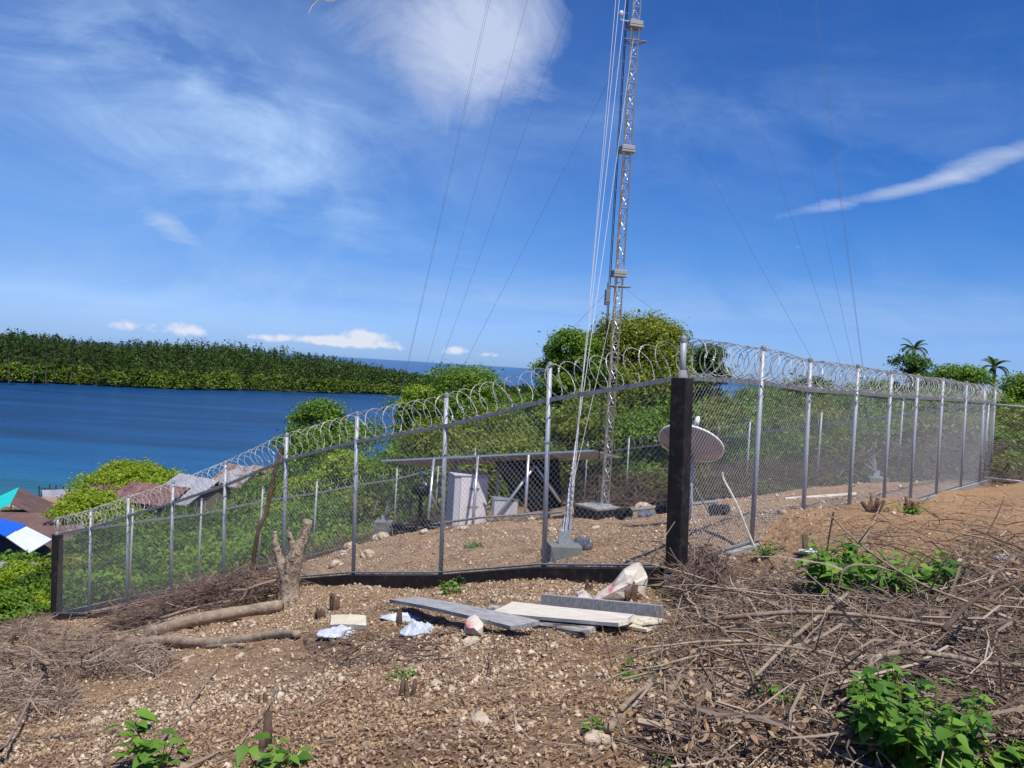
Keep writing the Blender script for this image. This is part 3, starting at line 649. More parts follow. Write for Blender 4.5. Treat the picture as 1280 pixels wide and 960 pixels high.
# dead brush heaped inside / along the back fence
def twigs(name, pts, n, ln, rad, m, lift, flat=.35, curved=True):
    t = MB()
    for i in range(n):
        x, y, s = pts(); z = gzf(x, y)+rnd(0, 1)**1.4*lift*s
        a_ = rnd(0, 6.283); l_ = ln*rnd(.35, 1.3)*s**.3; tz = random.gauss(0, flat)
        d = Vector((math.cos(a_), math.sin(a_), tz)).normalized()*l_; p0 = Vector((x, y, z)); b1 = Vector((rnd(-1, 1), rnd(-1, 1), rnd(-.3, .8)))*l_*.14
        t.cur = random.random()**2; r_ = rad*rnd(.35, 1.2)*(2.2 if random.random() < .05 else 1)
        pp = []
        for k in range(5):
            u = k/4; q = p0+d*(u-.5)+b1*4*u*(1-u)+Vector((random.gauss(0, 1), random.gauss(0, 1), random.gauss(0, .7)))*l_*.028; q.z = max(q.z, z-.03); pp.append(q)
        t.tube(pp, [r_, r_*.95, r_*.85, r_*.65, r_*.35], 3, False)
    o = t.obj(name, M[m]); tag(o, kind='stuff'); return o
# cached height lookup for the many small things
gxs = np.linspace(-24, 26, 501); gys = np.linspace(.5, 40, 396); GXX, GYY = np.meshgrid(gxs, gys, indexing='ij'); GHH = height(GXX.ravel(), GYY.ravel()).reshape(GXX.shape)
def gzf(x, y):
    i = min(max((x+24)/50*500, 0), 499.99); j = min(max((y-.5)/39.5*395, 0), 394.99); a, b = int(i), int(j); f, g = i-a, j-b
    return float((GHH[a, b]*(1-f)+GHH[a+1, b]*f)*(1-g)+(GHH[a, b+1]*(1-f)+GHH[a+1, b+1]*f)*g)
def gzv(x, y):
    i = np.clip((x+24)/50*500, 0, 499.99); j = np.clip((y-.5)/39.5*395, 0, 394.99); a = i.astype(int); b = j.astype(int); f = i-a; g = j-b
    return (GHH[a, b]*(1-f)+GHH[a+1, b]*f)*(1-g)+(GHH[a, b+1]*(1-f)+GHH[a+1, b+1]*f)*g
def rect_pt(a0, a1, b0, b1):
    a, b = rnd(a0, a1), rnd(b0, b1); u = B_-A_; v = D_-A_; return A_.x+a*u.x+b*v.x, A_.y+a*u.y+b*v.y
twigs('dead_brush', lambda: (*rect_pt(-.04, .75, .90, 1.16), 1), 4200, .9, .008, 'drybrush', 1.2, .9)
twigs('fence_side_brush', lambda: (*rect_pt(.55, 1.0, .0, 1.05), 1), 1500, .7, .007, 'drybrush', .45, .7)

# ------------------------------------------------------------------ palms
def palm(px, py, Y, s, label):
    top = P(px, py, Y); base = gz(top.x, top.y); root = empty('coconut_palm', (top.x, top.y, base), label, 'palm tree', 'coconut palms on the skyline')
    h = top.z-base; t = MB(); t.tube([(0, 0, -.2), (.2, 0, h*.5), (0, 0, h)], [.2, .14, .11], 8); t.obj('trunk', M['trunk'], root, True)
    for k in range(15):
        a_ = k*2.399; el0 = rnd(-.1, 1.2); ln = s*rnd(.8, 1.1); fr = MB(); pts = []
        for j in range(9):
            u = j/8; e_ = el0-1.7*u*u*(.6+.4*(el0 < .6)); 
            if j == 0: p = Vector((0, 0, h))
            else: p = pts[-1]+Vector((math.cos(a_)*math.cos(e_), math.sin(a_)*math.cos(e_), math.sin(e_)))*ln/8
            pts.append(p)
        fr.tube(pts, [.035*(1-.8*j/8) for j in range(9)], 4, False); side = Vector((-math.sin(a_), math.cos(a_), 0))
        for j in range(1, 9):
            for kk in range(3):
                u = (j-1+kk/3)/8; p = pts[j-1].lerp(pts[j], kk/3); t_ = (pts[j]-pts[j-1]).normalized(); ll = ln*.25*math.sin(max(.15, u)*3.0)**.6
                for sg in (-1, 1):
                    fr.cur = random.random(); e = p+side*sg*ll*.8+t_*ll*.45+Vector((0, 0, -ll*.35)); fr.poly([p, p+t_*.09, e])
        fr.obj('frond', M['palmleaf'], root)
palm(1143, 436, 58, 1.25, 'coconut palm with drooping fronds above the dark tree, left of two palms')
palm(1243, 459, 56, 1.1, 'coconut palm farther right with one frond pointing up to the right')

# ------------------------------------------------------------------ village houses
def house(label, cx, cy, zr, w_, d_, yaw, roof_m, wall_m='woodwall', ridge=.9, eave=.35, group=None, roof2=None, open_=False, hwall=2.4, name='village_house'):
    """ridge runs along local x; zr is the eave height"""
    g = min(gz(cx, cy), zr-hwall); root = empty(name, (cx, cy, zr-hwall), label, 'house', group, yaw)
    hw = hwall
    if not open_:
        b = MB(); b.box((0, 0, hw/2), (w_, d_, hw))
        for s in (-1, 1):
            x = s*w_/2; b.poly([(x, -d_/2, hw), (x, d_/2, hw), (x, 0, hw+ridge*.98)])
        b.obj('wall', M[wall_m], root)
        for k in range(2):
            f = MB(); x = (-.28+.56*k)*w_; f.box((x, -d_/2-.03, hw*.55), (.8, .06, .8)); fo = f.obj('window', M['palewall'], root)
            MB().box((x, -d_/2-.07, hw*.55), (.62, .03, .62)).obj('pane', M['glassdark'], fo)
        f = MB(); f.box((0, -d_/2-.03, hw*.42), (.8, .05, hw*.8)); f.obj('door', M['darkwall'], root)
    else:
        for sx in (-1, -.33, .33, 1):
            for sy in (-1, 1):
                MB().box((sx*(w_/2-.1), sy*(d_/2-.1), hw/2), (.14, .14, hw)).obj('post', M['darkwall'], root)
        for s in (-1, 1):
            tr_ = MB(); x = s*(w_/2-.1); tr_.tube([(x, -d_/2, hw), (x, d_/2, hw)], .06, 4); tr_.tube([(x, 0, hw), (x, 0, hw+ridge)], .05, 4)
            tr_.tube([(x, -d_/4, hw+ridge*.45), (x, 0, hw)], .05, 4); tr_.tube([(x, d_/4, hw+ridge*.45), (x, 0, hw)], .05, 4)
            tr_.obj('truss', M['palewall'], root)
        b = MB(); b.box((-.1*w_, .1*d_, hw*.4), (w_*.7, d_*.7, hw*.8)); b.obj('wall', M['darkwall'], root)
    st = MB()
    for sx in (-1, 0, 1):
        for sy in (-1, 1): st.tube([(sx*(w_/2-.2), sy*(d_/2-.2), 0), (sx*(w_/2-.2), sy*(d_/2-.2), min(-.3, SEA-1-(zr-hwall)) if g < SEA+2 else g-(zr-hwall)-.5)], .1, 5)
    st.obj('stilts', M['darkwall'], root)
    for s in (-1, 1):
        r_ = MB(); e_ = d_/2+eave; x0, x1 = -w_/2-eave, w_/2+eave; nx = 9; ze = hw-ridge*eave/(d_/2); th_ = .05
        for i in range(nx):      # sheets laid side by side, each a little uneven
            a0 = x0+(x1-x0)*i/nx; a1 = x0+(x1-x0)*(i+1)/nx; j = rnd(-.02, .02); r_.cur = random.random()
            r_.hexa([(a0, s*e_, ze+j), (a1+.03, s*e_, ze+j), (a1+.03, 0, hw+ridge+j), (a0, 0, hw+ridge+j), (a0, s*e_, ze+j+th_), (a1+.03, s*e_, ze+j+th_), (a1+.03, 0, hw+ridge+j+th_), (a0, 0, hw+ridge+j+th_)])
        r_.obj('roof', M[(roof2 if (s > 0 and roof2) else roof_m)], root)
    return root
def HP(label, px, py, Y, w_, d_, yaw, *a, **k):
    p = P(px, py, Y); return house(label, p.x, p.y, p.z-k.get('ridge', .9)*.6, w_, d_, R(yaw), *a, **k)
e1 = P(14, 618, 58); hd = Vector((math.cos(R(-62)), math.sin(R(-62)), 0)); hc = e1-hd*3.6
house('open shed with turquoise gabled roof and bare trusses at the left picture edge', hc.x, hc.y, e1.z-1.9, 6.6, 4.4, R(-62), 'turquoise', ridge=1.2, open_=True, hwall=2.4, roof2='brownroof')
HP('long house with a wide dark brown roof below the turquoise shed', 30, 650, 54, 10, 6.5, 10, 'brownroof', ridge=1.2)
h3 = P(18, 678, 45)
house('dark walled house with a bright blue roof at the left picture edge', h3.x-.6, h3.y+1, h3.z-.3, 6.5, 5, R(28), 'brownroof', 'darkwall', .9, roof2='bluesheet')
# patched roof pieces of new white sheet and blue sheet lying over the dark house
def sheet(label, px4, Y4, m, th_=.05, name='roofing_sheet'):
    p = [P(x, y, Y) for (x, y), Y in zip(px4, Y4)]; b = MB(); b.hexa([q-Vector((0, 0, th_)) for q in p]+p)
    return tag(b.obj(name, M[m]), label, 'roofing sheet')
sheet('dazzling white sheet roof laid over the dark walled house', [(8, 671), (37, 691), (65, 674), (31, 657)], [41, 40.5, 44.5, 45.5], 'whitesheet')
sheet('bright blue sheet beside the dazzling white sheet roof', [(-22, 654), (9, 672), (33, 656), (2, 648)], [42, 41.2, 45.5, 46], 'bluesheet')
sheet('small pale sheet tucked behind the dazzling white sheet roof', [(40, 661), (50, 667), (60, 662), (50, 657)], [46.5, 46, 47.5, 48], 'whitesheet')
HP('low shed with a pale zinc roof at the left picture edge above the shrubs', 0, 708, 33, 2.2, 2.4, 10, 'zinc', ridge=.35, hwall=2.0)
HP('stilt house with grey white roof standing over the turquoise shallows', 78, 616, 86, 3.2, 3.0, 35, 'zinc', ridge=.8, hwall=1.8, wall_m='palewall')
HP('small hut with dark red roof between stilt house and brown roofs', 66, 634, 74, 4.4, 4, 25, 'rustred', ridge=.9)
HP('hut with tan roof leaning against the stilt house', 68, 625, 80, 4.6, 3.6, 15, 'tanroof', ridge=.6, hwall=2.0)
HP('low house with purple brown rusty roof just right of the bright tree foot', 150, 614, 64, 4.2, 4.5, -8, 'rustred', ridge=.9)
HP('house with rust streaked red roof left of the big zinc and rust roof', 200, 612, 62, 4.6, 4.8, -14, 'rustred', ridge=.9)
HP('big house with half zinc, half rusty brown roof below the bay', 248, 606, 63, 4.2, 5.2, -32, 'zinc', ridge=1.5, roof2='rustmix')
HP('house with red, white and tan patched roof beside the leaning post', 304, 590, 66, 2.8, 3.4, -28, 'rustmix', ridge=1.2, roof2='rustred', wall_m='palewall')
HP('house with tan thatch coloured roof at the right end of the village', 336, 590, 67, 3.2, 3.8, -30, 'tanroof', ridge=.9, wall_m='palewall')
tree_px('shrub', 'round green shrub between the village roofs and the leftmost fence coil', 150, 640, 50, 34, 'leafmid', 14, 12000, .09, .05, .8, None, 'shrub', tr=.06)
tree_px('shrub', 'green shrub in front of the big zinc and rust roof', 225, 630, 52, 30, 'leafdark', 14, 12000, .09, .05, .8, None, 'shrub', tr=.06)
tree_px('shrub', 'green shrub under the red, white and tan patched roof', 318, 612, 52, 30, 'leafmid', 14, 12000, .09, .05, .8, None, 'shrub', tr=.06)
# jetty poles beside the stilt house
for i, (px, y0, y1) in enumerate(((49, 607, 630), (56, 610, 632), (62, 605, 622), (70, 606, 620), (79, 606, 618))):
    a0 = P(px, y0, 88); b0 = P(px+rnd(-1, 1), y1, 88); b0.z = SEA-1
    tag(MB().tube([b0, a0], .07, 5).obj('jetty_pole', M['darkwall']), 'thin dark pole standing in the shallows by the stilt house', 'pole', 'jetty poles in the shallows')
sh_ = MB(); a0 = P(47, 610, 88); b0 = P(80, 612, 88); sh_.tube([a0, b0], .05, 4); tag(sh_.obj('jetty_rail', M['darkwall']), 'thin horizontal rail across the poles in the shallows', 'rail')

# ------------------------------------------------------------------ fences
def lerp_poly(pts, i, t): return pts[i].lerp(pts[i+1], t)
def mesh_panel(p0, p1, h, parent, m, pitch=.062, wr=.0021):
    """diamond wire: straight wires of both slants cut to the panel"""
    wd = (Vector((p1.x, p1.y, 0))-Vector((p0.x, p0.y, 0))).length; V = []; Fc = []; nrm = Vector((-(p1.y-p0.y), p1.x-p0.x, 0)).normalized()
    def pt(u, v):   # u along 0..wd, v below the rail 0..h
        q = p0.lerp(p1, u/wd); return Vector((q.x, q.y, q.z-v))
    t = MB(); k = int((wd+h*1.0)/pitch)+1
    for sg in (0, 1):
        for i in range(1, k):
            s = i*pitch; u0 = max(0, s-h*1.0); u1 = min(wd, s)
            if u1-u0 < .01: continue
            a_ = (u0, s-u0); b_ = (u1, s-u1)
            if sg: a_ = (wd-a_[0], a_[1]); b_ = (wd-b_[0], b_[1])
            A0 = pt(a_[0], min(a_[1], h))+nrm*(wr if sg else -wr); B0 = pt(*b_)+nrm*(wr if sg else -wr)
            t.tube([A0, B0], wr, 3, False)
    return t.obj('mesh_panel', M[m], parent)
def coil(pts, parent, r_=.2, pitch=.17, jit=.12, wr=.0042, barbs=True, lift=.19, m='razor', seed=1):
    rr = random.Random(seed); t = MB(); path = []; tot = sum((pts[i+1]-pts[i]).length for i in range(len(pts)-1)); n = int(tot/pitch*26); a_ = 0
    cum = [0]
    for i in range(len(pts)-1): cum.append(cum[-1]+(pts[i+1]-pts[i]).length)
    ph = 0; s = 0; seg = 0; step = tot/n; lp = 0; rad_ = r_; ti = 0; cx = 0
    while s < tot:
        while seg < len(pts)-2 and s > cum[seg+1]: seg += 1
        f = (s-cum[seg])/(cum[seg+1]-cum[seg]); p = pts[seg].lerp(pts[seg+1], f); tg = (pts[seg+1]-pts[seg]).normalized(); sd_ = tg.cross(Vector((0, 0, 1))).normalized(); up = sd_.cross(tg)
        if int(ph/6.2832) != lp: lp = int(ph/6.2832); tgt = r_*(1+rr.uniform(-jit, jit)); ti = rr.uniform(-.35, .35); cx = rr.uniform(-.03, .03)
        else: tgt = rad_
        rad_ = rad_*.8+tgt*.2 if lp else r_
        q = p+Vector((0, 0, lift))+sd_*(math.cos(ph)*rad_)+up*(math.sin(ph)*rad_)+tg*(math.sin(ph)*(.05+ti*.12)+cx)
        path.append(q); s += step; ph += 6.2832/26
    t.tube(path, wr, 4, False)
    if barbs:
        for i in range(2, len(path)-1, 3):
            d = (path[i+1]-path[i]).normalized(); o_ = d.orthogonal().normalized(); o_ = Matrix.Rotation(rr.uniform(0, 6.28), 3, d) @ o_; t.poly([path[i]-d*.022+o_*.016, path[i]-d*.006, path[i]+d*.022+o_*.016, path[i]+d*.022-o_*.016, path[i]+d*.006, path[i]-d*.022-o_*.016])
    return t.obj('razor_wire_coil', M[m], parent)
def fence(label, pts, skip_ends=(True, False), mesh_m='wire', beam=True, coil_seed=1, pitch=.062, barbs=True, post_r=.030, coil_r=.2, inward=None, wr=.0021, cp=.21, cp2=0, plumb=0.0):
    root = empty('chain_link_fence', (pts[0].x, pts[0].y, pts[0].z-HM), label, 'fence'); off = root.location
    loc = [p-off for p in pts]; n = len(pts)
    for i, p in enumerate(loc):
        if (i == 0 and skip_ends[0]) or (i == n-1 and skip_ends[1]): continue
        t = MB(); ln = Vector((rnd(-.02, .02), rnd(-.02, .02), 0)); t.tube([(p.x+plumb, p.y, p.z-HM-.25), Vector((p.x, p.y, p.z+.42))+ln], post_r, 12); po = t.obj('post', M['galv'], root, True)
        c = MB(); q = Vector((p.x, p.y, p.z+.42))+ln; c.lathe([(post_r*1.12, -.03), (post_r*1.15, .01), (post_r*.8, .03), (.001, .038)], q, 12); c.obj('cap', M['galvdull'], po, True)
    rl = MB()
    for i in range(n-1):
        d = (loc[i+1]-loc[i]); sd_ = d.cross(Vector((0, 0, 1))).normalized()*.018
        u = Vector((0, 0, .025)); a0, b0 = loc[i], loc[i+1]
        rl.hexa([a0-sd_-u, a0+sd_-u, b0+sd_-u, b0-sd_-u, a0-sd_+u, a0+sd_+u, b0+sd_+u, b0-sd_+u])
    rl.obj('top_rail', M['galvdull'], root)
    rb = MB()
    for i in range(n-1): rb.tube([loc[i]-Vector((0, 0, HM-.035)), loc[i+1]-Vector((0, 0, HM-.035))], .014, 6)
    rb.obj('bottom_rail', M['galvdull'], root)
    for i in range(n-1): mesh_panel(loc[i], loc[i+1], HM-.03, root, mesh_m, pitch, wr)
    coil([p+Vector((0, 0, .02)) for p in loc], root, coil_r, cp, .16, .0045, barbs, coil_r, 'razor', coil_seed)
    if cp2: coil([p+Vector((0, 0, .02)) for p in loc], root, coil_r*.9, cp2, .2, .0036, barbs, coil_r, 'razor', coil_seed+9)
    if beam:
        for i in range(n-1):
            bm = MB(); a0, b0 = loc[i]-Vector((0, 0, HM)), loc[i+1]-Vector((0, 0, HM)); d = (b0-a0); sd_ = d.cross(Vector((0, 0, 1))).normalized()*.075; e_ = d.normalized()*.0015; a0 = a0+e_; b0 = b0-e_
            dn = Vector((0, 0, .30)); bm.hexa([a0-sd_-dn, a0+sd_-dn, b0+sd_-dn, b0-sd_-dn, a0-sd_, a0+sd_, b0+sd_, b0-sd_])
            bo = bm.obj('concrete_kerb', M[beam], root)
    return root
left_f = [left_rail[0]+(left_rail[1]-left_rail[0]).normalized()*.11]+left_rail[1:-1]+[left_rail[-1]-(left_rail[-1]-left_rail[-2]).normalized()*.13]
right_f = [right_rail[0]+(right_rail[1]-right_rail[0]).normalized()*.11]+right_rail[1:]
fence('chain link fence with razor wire running downhill from near corner pillar to far left pillar', left_f, (True, True), 'wiredull', 'blackpaint', 3, .075, wr=.0017, plumb=.08)
fence('galvanised chain link fence with bright razor wire along the right side up to the gate', right_f, (True, False), 'wire', 'concrete', 5, .072, wr=.0018, cp=.17, cp2=.45, plumb=.03)
fence('back chain link fence climbing from the far left pillar behind the solar shelter', [back_left_rail[0]+(back_left_rail[1]-back_left_rail[0]).normalized()*.13]+back_left_rail[1:], (True, False), 'wiredull', 'blackpaint', 7, .10, False, .028, .18, wr=.0016, cp=.3)
fence('back chain link fence behind the mast foot and dish', [p.copy() for p in back_right_rail], (True, True), 'wiredull', 'blackpaint', 8, .10, False, .028, .18, wr=.0016, cp=.3)
def pillar(rail, label, w_=.17, up=0.0, yaw=0, pipe=True):
    z0 = rail.z-HM-.12; root = empty('concrete_pillar', (rail.x+.07, rail.y, z0), label, 'pillar', None, yaw); h = rail.z+up-z0
    root.rotation_euler = (Matrix.Rotation(-math.atan2(.07, h), 3, 'Y') @ Matrix.Rotation(yaw, 3, 'Z')).to_euler()
    MB().box((0, 0, h/2+.06), (w_, w_, h-.12)).obj('shaft', M['blackpaint'], root, bevel=.006)
    MB().box((0, 0, -.18), (w_+.02, w_+.02, .48)).obj('footing', M['concrete'], root, bevel=.01)
    if pipe:
        t = MB(); t.tube([(0, .0, h-.05), (.0, 0, h+.40)], .033, 12); po = t.obj('pipe', M['galv'], root, True)
        MB().lathe([(.037, -.03), (.038, .01), (.03, .03), (.001, .04)], (0, 0, h+.40), 12).obj('cap', M['galvdull'], po, True)
        MB().lathe([(.06, h-.005), (.05, h+.05), (.034, h+.08)], (0, 0, 0), 10).obj('mortar_collar', M['concrete'], root, True)
pillar(A_, 'tall black painted pillar at the near corner of the fence with a capped pipe on top', .17, .0, math.atan2(B_.y-A_.y, B_.x-A_.x))
pillar(B_, 'black painted pillar at the far left corner of the fence', .20, .0, math.atan2(B_.y-A_.y, B_.x-A_.x))
# gate
gp = right_rail[-2]; g0 = P(1236, 505, 20.25); gd = Vector((1, -.22, 0)).normalized()
root = empty('gate', (g0.x, g0.y, g0.z-1.95), 'tubular steel gate leaf with wire mesh standing at the right picture edge', 'gate'); Wg = 2.4
fr = MB(); 
for a0, b0 in (((0, 1.95), (Wg, 1.90)), ((0, .05), (Wg, 0.0)), ((0, 0), (0, 1.95)), ((Wg, 0), (Wg, 1.9)), ((.92, .03), (.92, 1.93))):
    fr.tube([gd*a0[0]+Vector((0, 0, a0[1])), gd*b0[0]+Vector((0, 0, b0[1]))], .026, 8)
fr.obj('frame', M['galv'], root, True)
mesh_panel(Vector((0, 0, 1.93)), gd*Wg+Vector((0, 0, 1.9)), 1.88, root, 'wiredull', .08, .002)
t = MB(); t.tube([gd*-.10+Vector((0, 0, -.2)), gd*-.10+Vector((0, 0, 2.4))], .035, 10); t.obj('post', M['galv'], root, True)
for z in (.4, 1.5): MB().box(gd*-.05+Vector((0, 0, z)), (.08, .05, .06)).obj('hinge', M['galvdull'], root)

# ------------------------------------------------------------------ mast and guys
mz = P(745, 641, 17.5); mx_, my_ = P(757, 560, 17.5).x, 17.5
MX = P(757, 600, 17.5).x; base = Vector((MX, 17.5, gz(MX, 17.5)))
pad_top = P(745, 636, 17.5).z
mp_ = empty('concrete_pad', (P(746, 640, 17.4).x, 17.4, pad_top-.25), 'square concrete pad with black painted sides under the lattice mast', 'pad', None, R(38))
MB().box((0, 0, .10), (.72, .72, .40)).obj('block', M['blackpaint'], mp_, bevel=.01)
MB().box((0, 0, .325), (.70, .70, .05)).obj('top', M['concrete'], mp_, bevel=.006)
pad_top += .10
mast = empty('lattice_mast', (MX, 17.5, pad_top), 'tall guyed triangular lattice mast of galvanised steel rising out of the picture', 'mast', None, R(12))
S = .10; H = 29-pad_top+0.0; legs = [Vector((S*math.cos(R(a)), S*math.sin(R(a)), 0)) for a in (90, 210, 330)]
MB().lathe([(.001, .02), (.16, .02), (.16, 0)], (0, 0, 0), 16).obj('base_plate', M['galv'], mast)
for q in legs: MB().tube([q, q+Vector((0, 0, H))], .017, 8).obj('leg', M['frame'], mast, True)
nsec = int(H/2.75)+1
for s_ in range(nsec):
    z0 = s_*2.75; br = MB()
    for k in range(int(2.75/.275)):
        z = z0+k*.275
        if z+.275 > H: break
        for i in range(3):
            a0, b0 = legs[i], legs[(i+1) % 3]; br.tube([a0+Vector((0, 0, z)), b0+Vector((0, 0, z))], .008, 4, False)
            if k % 2: a0, b0 = b0, a0
            br.tube([a0+Vector((0, 0, z)), b0+Vector((0, 0, z+.275))], .008, 4, False)
    br.obj('bracing', M['frame'], mast)
box_z = [P(768, 345, 17.5).z-pad_top, P(778, 190, 17.5).z-pad_top, P(789, 35, 17.5).z-pad_top, P(800, -120, 17.5).z-pad_top]
for z in box_z:
    b = MB(); b.box((0, -.01, z), (.32, .28, .04)); b.box((0, -.01, z+.08), (.30, .26, .09)); b.obj('rest_platform', M['boxgrey'], mast, bevel=.008)
cb = MB(); cb.tube([(-.19, -.03, .1), (-.20, -.03, 9), (-.19, -.03, H*.9)], .011, 5); cb.tube([(-.215, .0, .1), (-.22, 0, 9), (-.21, 0, H*.9)], .008, 5); cb.obj('cable', M['black'], mast)
rz_ = P(758, 372, 17.5).z-pad_top; rb = MB(); rb.box((-.235, -.02, rz_), (.10, .12, .34)); rb.tube([(-.235, 0, rz_+.15), (-.235, 0, rz_+.34)], .02, 6); rb.tube([(-.22, 0, rz_-.15), (-.2, 0, rz_-.7)], .012, 5); rb.obj('radio_unit', M['galvdull'], mast, bevel=.01)
for lev in (P(768, 358, 17.5).z, P(786, 52, 17.5).z):
    z = lev-pad_top; b = MB(); b.tube([(-.24, -.1, z), (.26, -.1, z)], .018, 6); b.tube([(-.24, -.1, z), (-.0, .2, z), (.26, -.1, z)], .018, 6); b.obj('guy_bracket', M['galvdull'], mast)
lv = P(775, 25, 17.5).z-pad_top; b = MB(); b.tube([(-.15, -.05, lv-.05), (-.34, -.05, lv-.05), (-.34, -.05, lv+.05)], .012, 6); b.lathe([(.001, .16), (.04, .14), (.05, .09), (.035, .04)], (-.34, -.05, lv), 10); b.obj('warning_lamp', M['white'], mast)
rung = MB()
for k in range(int(H/.35)): rung.tube([(-.15, -.09, .3+k*.35), (-.27, -.09, .3+k*.35)], .006, 4, False)
rung.obj('step_bolt', M['galvdull'], mast)
levels = [P(768, 358, 17.5).z, P(786, 52, 17.5).z, 12.7, 19.0, 27.4, 28.2]
an_front = P(706, 668, 10.25); an_left = P(480, 646, 22.6); an_right = P(1098, 560, 20.6); an_right.z = gz(an_right.x, an_right.y)+.3
ordn = ['lowest', 'second lowest', 'third', 'fourth', 'fifth', 'topmost']
def guy(anchor, lv_i, side, m, r_, spread, gname):
    z = levels[lv_i]; top = Vector((MX, 17.5, z)); d = (anchor-top); d2 = Vector((d.x, d.y, 0)).normalized(); top = top+d2*.16
    st = anchor+spread; root = empty('guy_wire', st, f'{ordn[lv_i]} of the {gname} guy wires holding the lattice mast', 'guy wire', f'{gname} guy wires')
    L_ = (top-st).length; pts = []
    for k in range(25):
        u = k/24; p = (top-st)*u; p.z -= 4*u*(1-u)*L_*.008; pts.append(p)
    MB().tube(pts, r_, 5, False).obj('cable', M[m], root, True)
    u = (top-st).normalized(); tb = MB(); tb.tube([u*0, u*.12], .010, 6); tb.tube([u*.12, u*.34], .018, 6); tb.tube([u*.34, u*.48], .010, 6); tb.obj('turnbuckle', M['galv'], root)
    if side == 'front':
        gr = MB()
        for k in range(2):
            gr.tube([u*(.5+.04*j_)+Vector((.016*math.cos(j_*1.5+k*3.1), 0, .016*math.sin(j_*1.5+k*3.1)))*(1-j_/26) for j_ in range(24)], .0045, 4)
        gr.obj('wrapped_grip', M['guy'], root)
    return root
for i in range(5):
    guy(an_front, i, 'front', 'guy', .0042, Vector(((i-2)*.028, (i % 2)*.04, -.05-.03*i)), 'near front')
for i in range(6): guy(an_left, i, 'left', 'guydark', .0036, Vector((-.3*(i > 3)-.2*(5-i)*.0, 0, 0)), 'back left')
for i in range(6): guy(an_right, i, 'right', 'guydark', .0036, Vector((0, 0, 0)), 'back right')
def anchor(p, label, s=.42, yaw=0, bags=False):
    g = gz(p.x, p.y); root = empty('guy_anchor', (p.x, p.y, g), label, 'anchor block', None, yaw)
    hh = max(.15, p.z-g-.12); MB().box((0, 0, hh/2-.05), (s, s*.8, hh+.1)).obj('block', M['steelplate'], root, bevel=.012)
    t = MB(); t.box((0, 0, hh+.06), (.16, .02, .22)); t.tube([(0, 0, hh-.02), (0, 0, hh+.1)], .016, 8); t.obj('anchor_plate', M['galv'], root)
an_l_ = an_left
anchor(P(706, 672, 10.25), 'dark grey block anchoring the near guy wires just inside the fence', .42, R(8))
anchor(an_left, 'guy anchor block hidden behind the left end of the solar shelter', .5)
anchor(an_right, 'guy anchor block among the bushes behind the right fence mesh', .5)
def lump(name, p, s, m, label, cat, seed=0, parent=None, sub=2, rough=.25, kind=None, group=None):
    import bmesh
    bm = bmesh.new(); bmesh.ops.create_icosphere(bm, subdivisions=sub, radius=1); rr = random.Random(seed); of = rr.uniform(0, 50)
    for v in bm.verts:
        c = v.co.normalized(); n_ = float(fbm(np.array([c.x*1.7+of+c.z]), np.array([c.y*1.7-of+c.z*.7]), 3, seed)[0]); k = 1+rough*2*n_; v.co = Vector((c.x*s[0]*k, c.y*s[1]*k, c.z*s[2]*k))
    me_ = bpy.data.meshes.new(name); bm.to_mesh(me_); bm.free(); o = obj(name, me_, M[m], parent); o.location = p; o.rotation_euler = (0, 0, rr.uniform(0, 6)); 
    if label: tag(o, label, cat, group)
    return o
# cloth bundles beside the front anchor
for px, py, s_, lab in ((688, 690, .13, 'dark blue grey cloth bundle left of the front anchor block'), (728, 687, .12, 'dark blue grey cloth bundle right of the front anchor block')):
    p = GP(px, py+4, 14); p = P(px, py, 10.4); p.z = gz(p.x, p.y)+.07; lump('cloth_bundle', p, (s_, s_*.8, s_*.8), 'cloth', lab, 'cloth', int(px), None, 3)

# ------------------------------------------------------------------ solar shelter
sh = empty('solar_shelter', (P(610, 655, 19).x, 19, P(610, 655, 19).z), 'solar panel shelter of steel posts and diagonal braces over the equipment cabinets', 'solar shelter'); so_ = sh.location.copy()
Lp, Rp = P(476, 575, 20.0), P(743, 562, 17.6); dirx = (Rp-Lp); per = Vector((-dirx.y, dirx.x, 0)).normalized(); back = per*2.0+Vector((0, 0, -2.0*math.tan(R(8.8))))
npan = 5; nrm_ = dirx.cross(back).normalized()
for i in range(npan):
    a0 = Lp+dirx*(i/npan)+dirx*.002; b0 = Lp+dirx*((i+1)/npan)-dirx*.002
    q = [a0-so_, b0-so_, b0+back-so_, a0+back-so_]
    pn = MB(); pn.hexa([x-nrm_*.04 for x in q]+[x+nrm_*.0 for x in q]); po = pn.obj('solar_panel', M['frame'], sh)
    gl = MB(); c_ = sum(q, Vector())/4; qi = [c_+(x-c_)*.96 for x in q]; gl.hexa([x-nrm_*.002 for x in qi]+[x+nrm_*.003 for x in qi]); gl.obj('glass', M['panelglass'], po)
    bk = MB(); bk.hexa([x-nrm_*.045 for x in qi]+[x-nrm_*.041 for x in qi]); bk.obj('backing', M['panelback'], po)
def sp(px, py, t): # a point under the roof plane: t = how far back under it
    f = (px-476)/(743-476); p = Lp+dirx*f+back*t; return p-so_
def ground_pt(px, Y):
    p = P(px, 640, Y); return Vector((p.x, Y, gz(p.x, Y)-.1))-so_
for px, Y, nm in ((549, 18.7, 'post'), (606, 18.2, 'post'), (612, 19.6, 'post'), (668, 18.0, 'post'), (553, 20.2, 'post'), (672, 19.4, 'post')):
    g_ = ground_pt(px, Y); t_ = (Y-(Lp+dirx*((px-476)/267)).y)/back.y; tp = sp(px, 0, max(0, t_)); g_.x = tp.x
    t = MB(); t.tube([g_, tp-Vector((0, 0, .05))], .035, 8); t.obj(nm, M['frame'], sh, True)
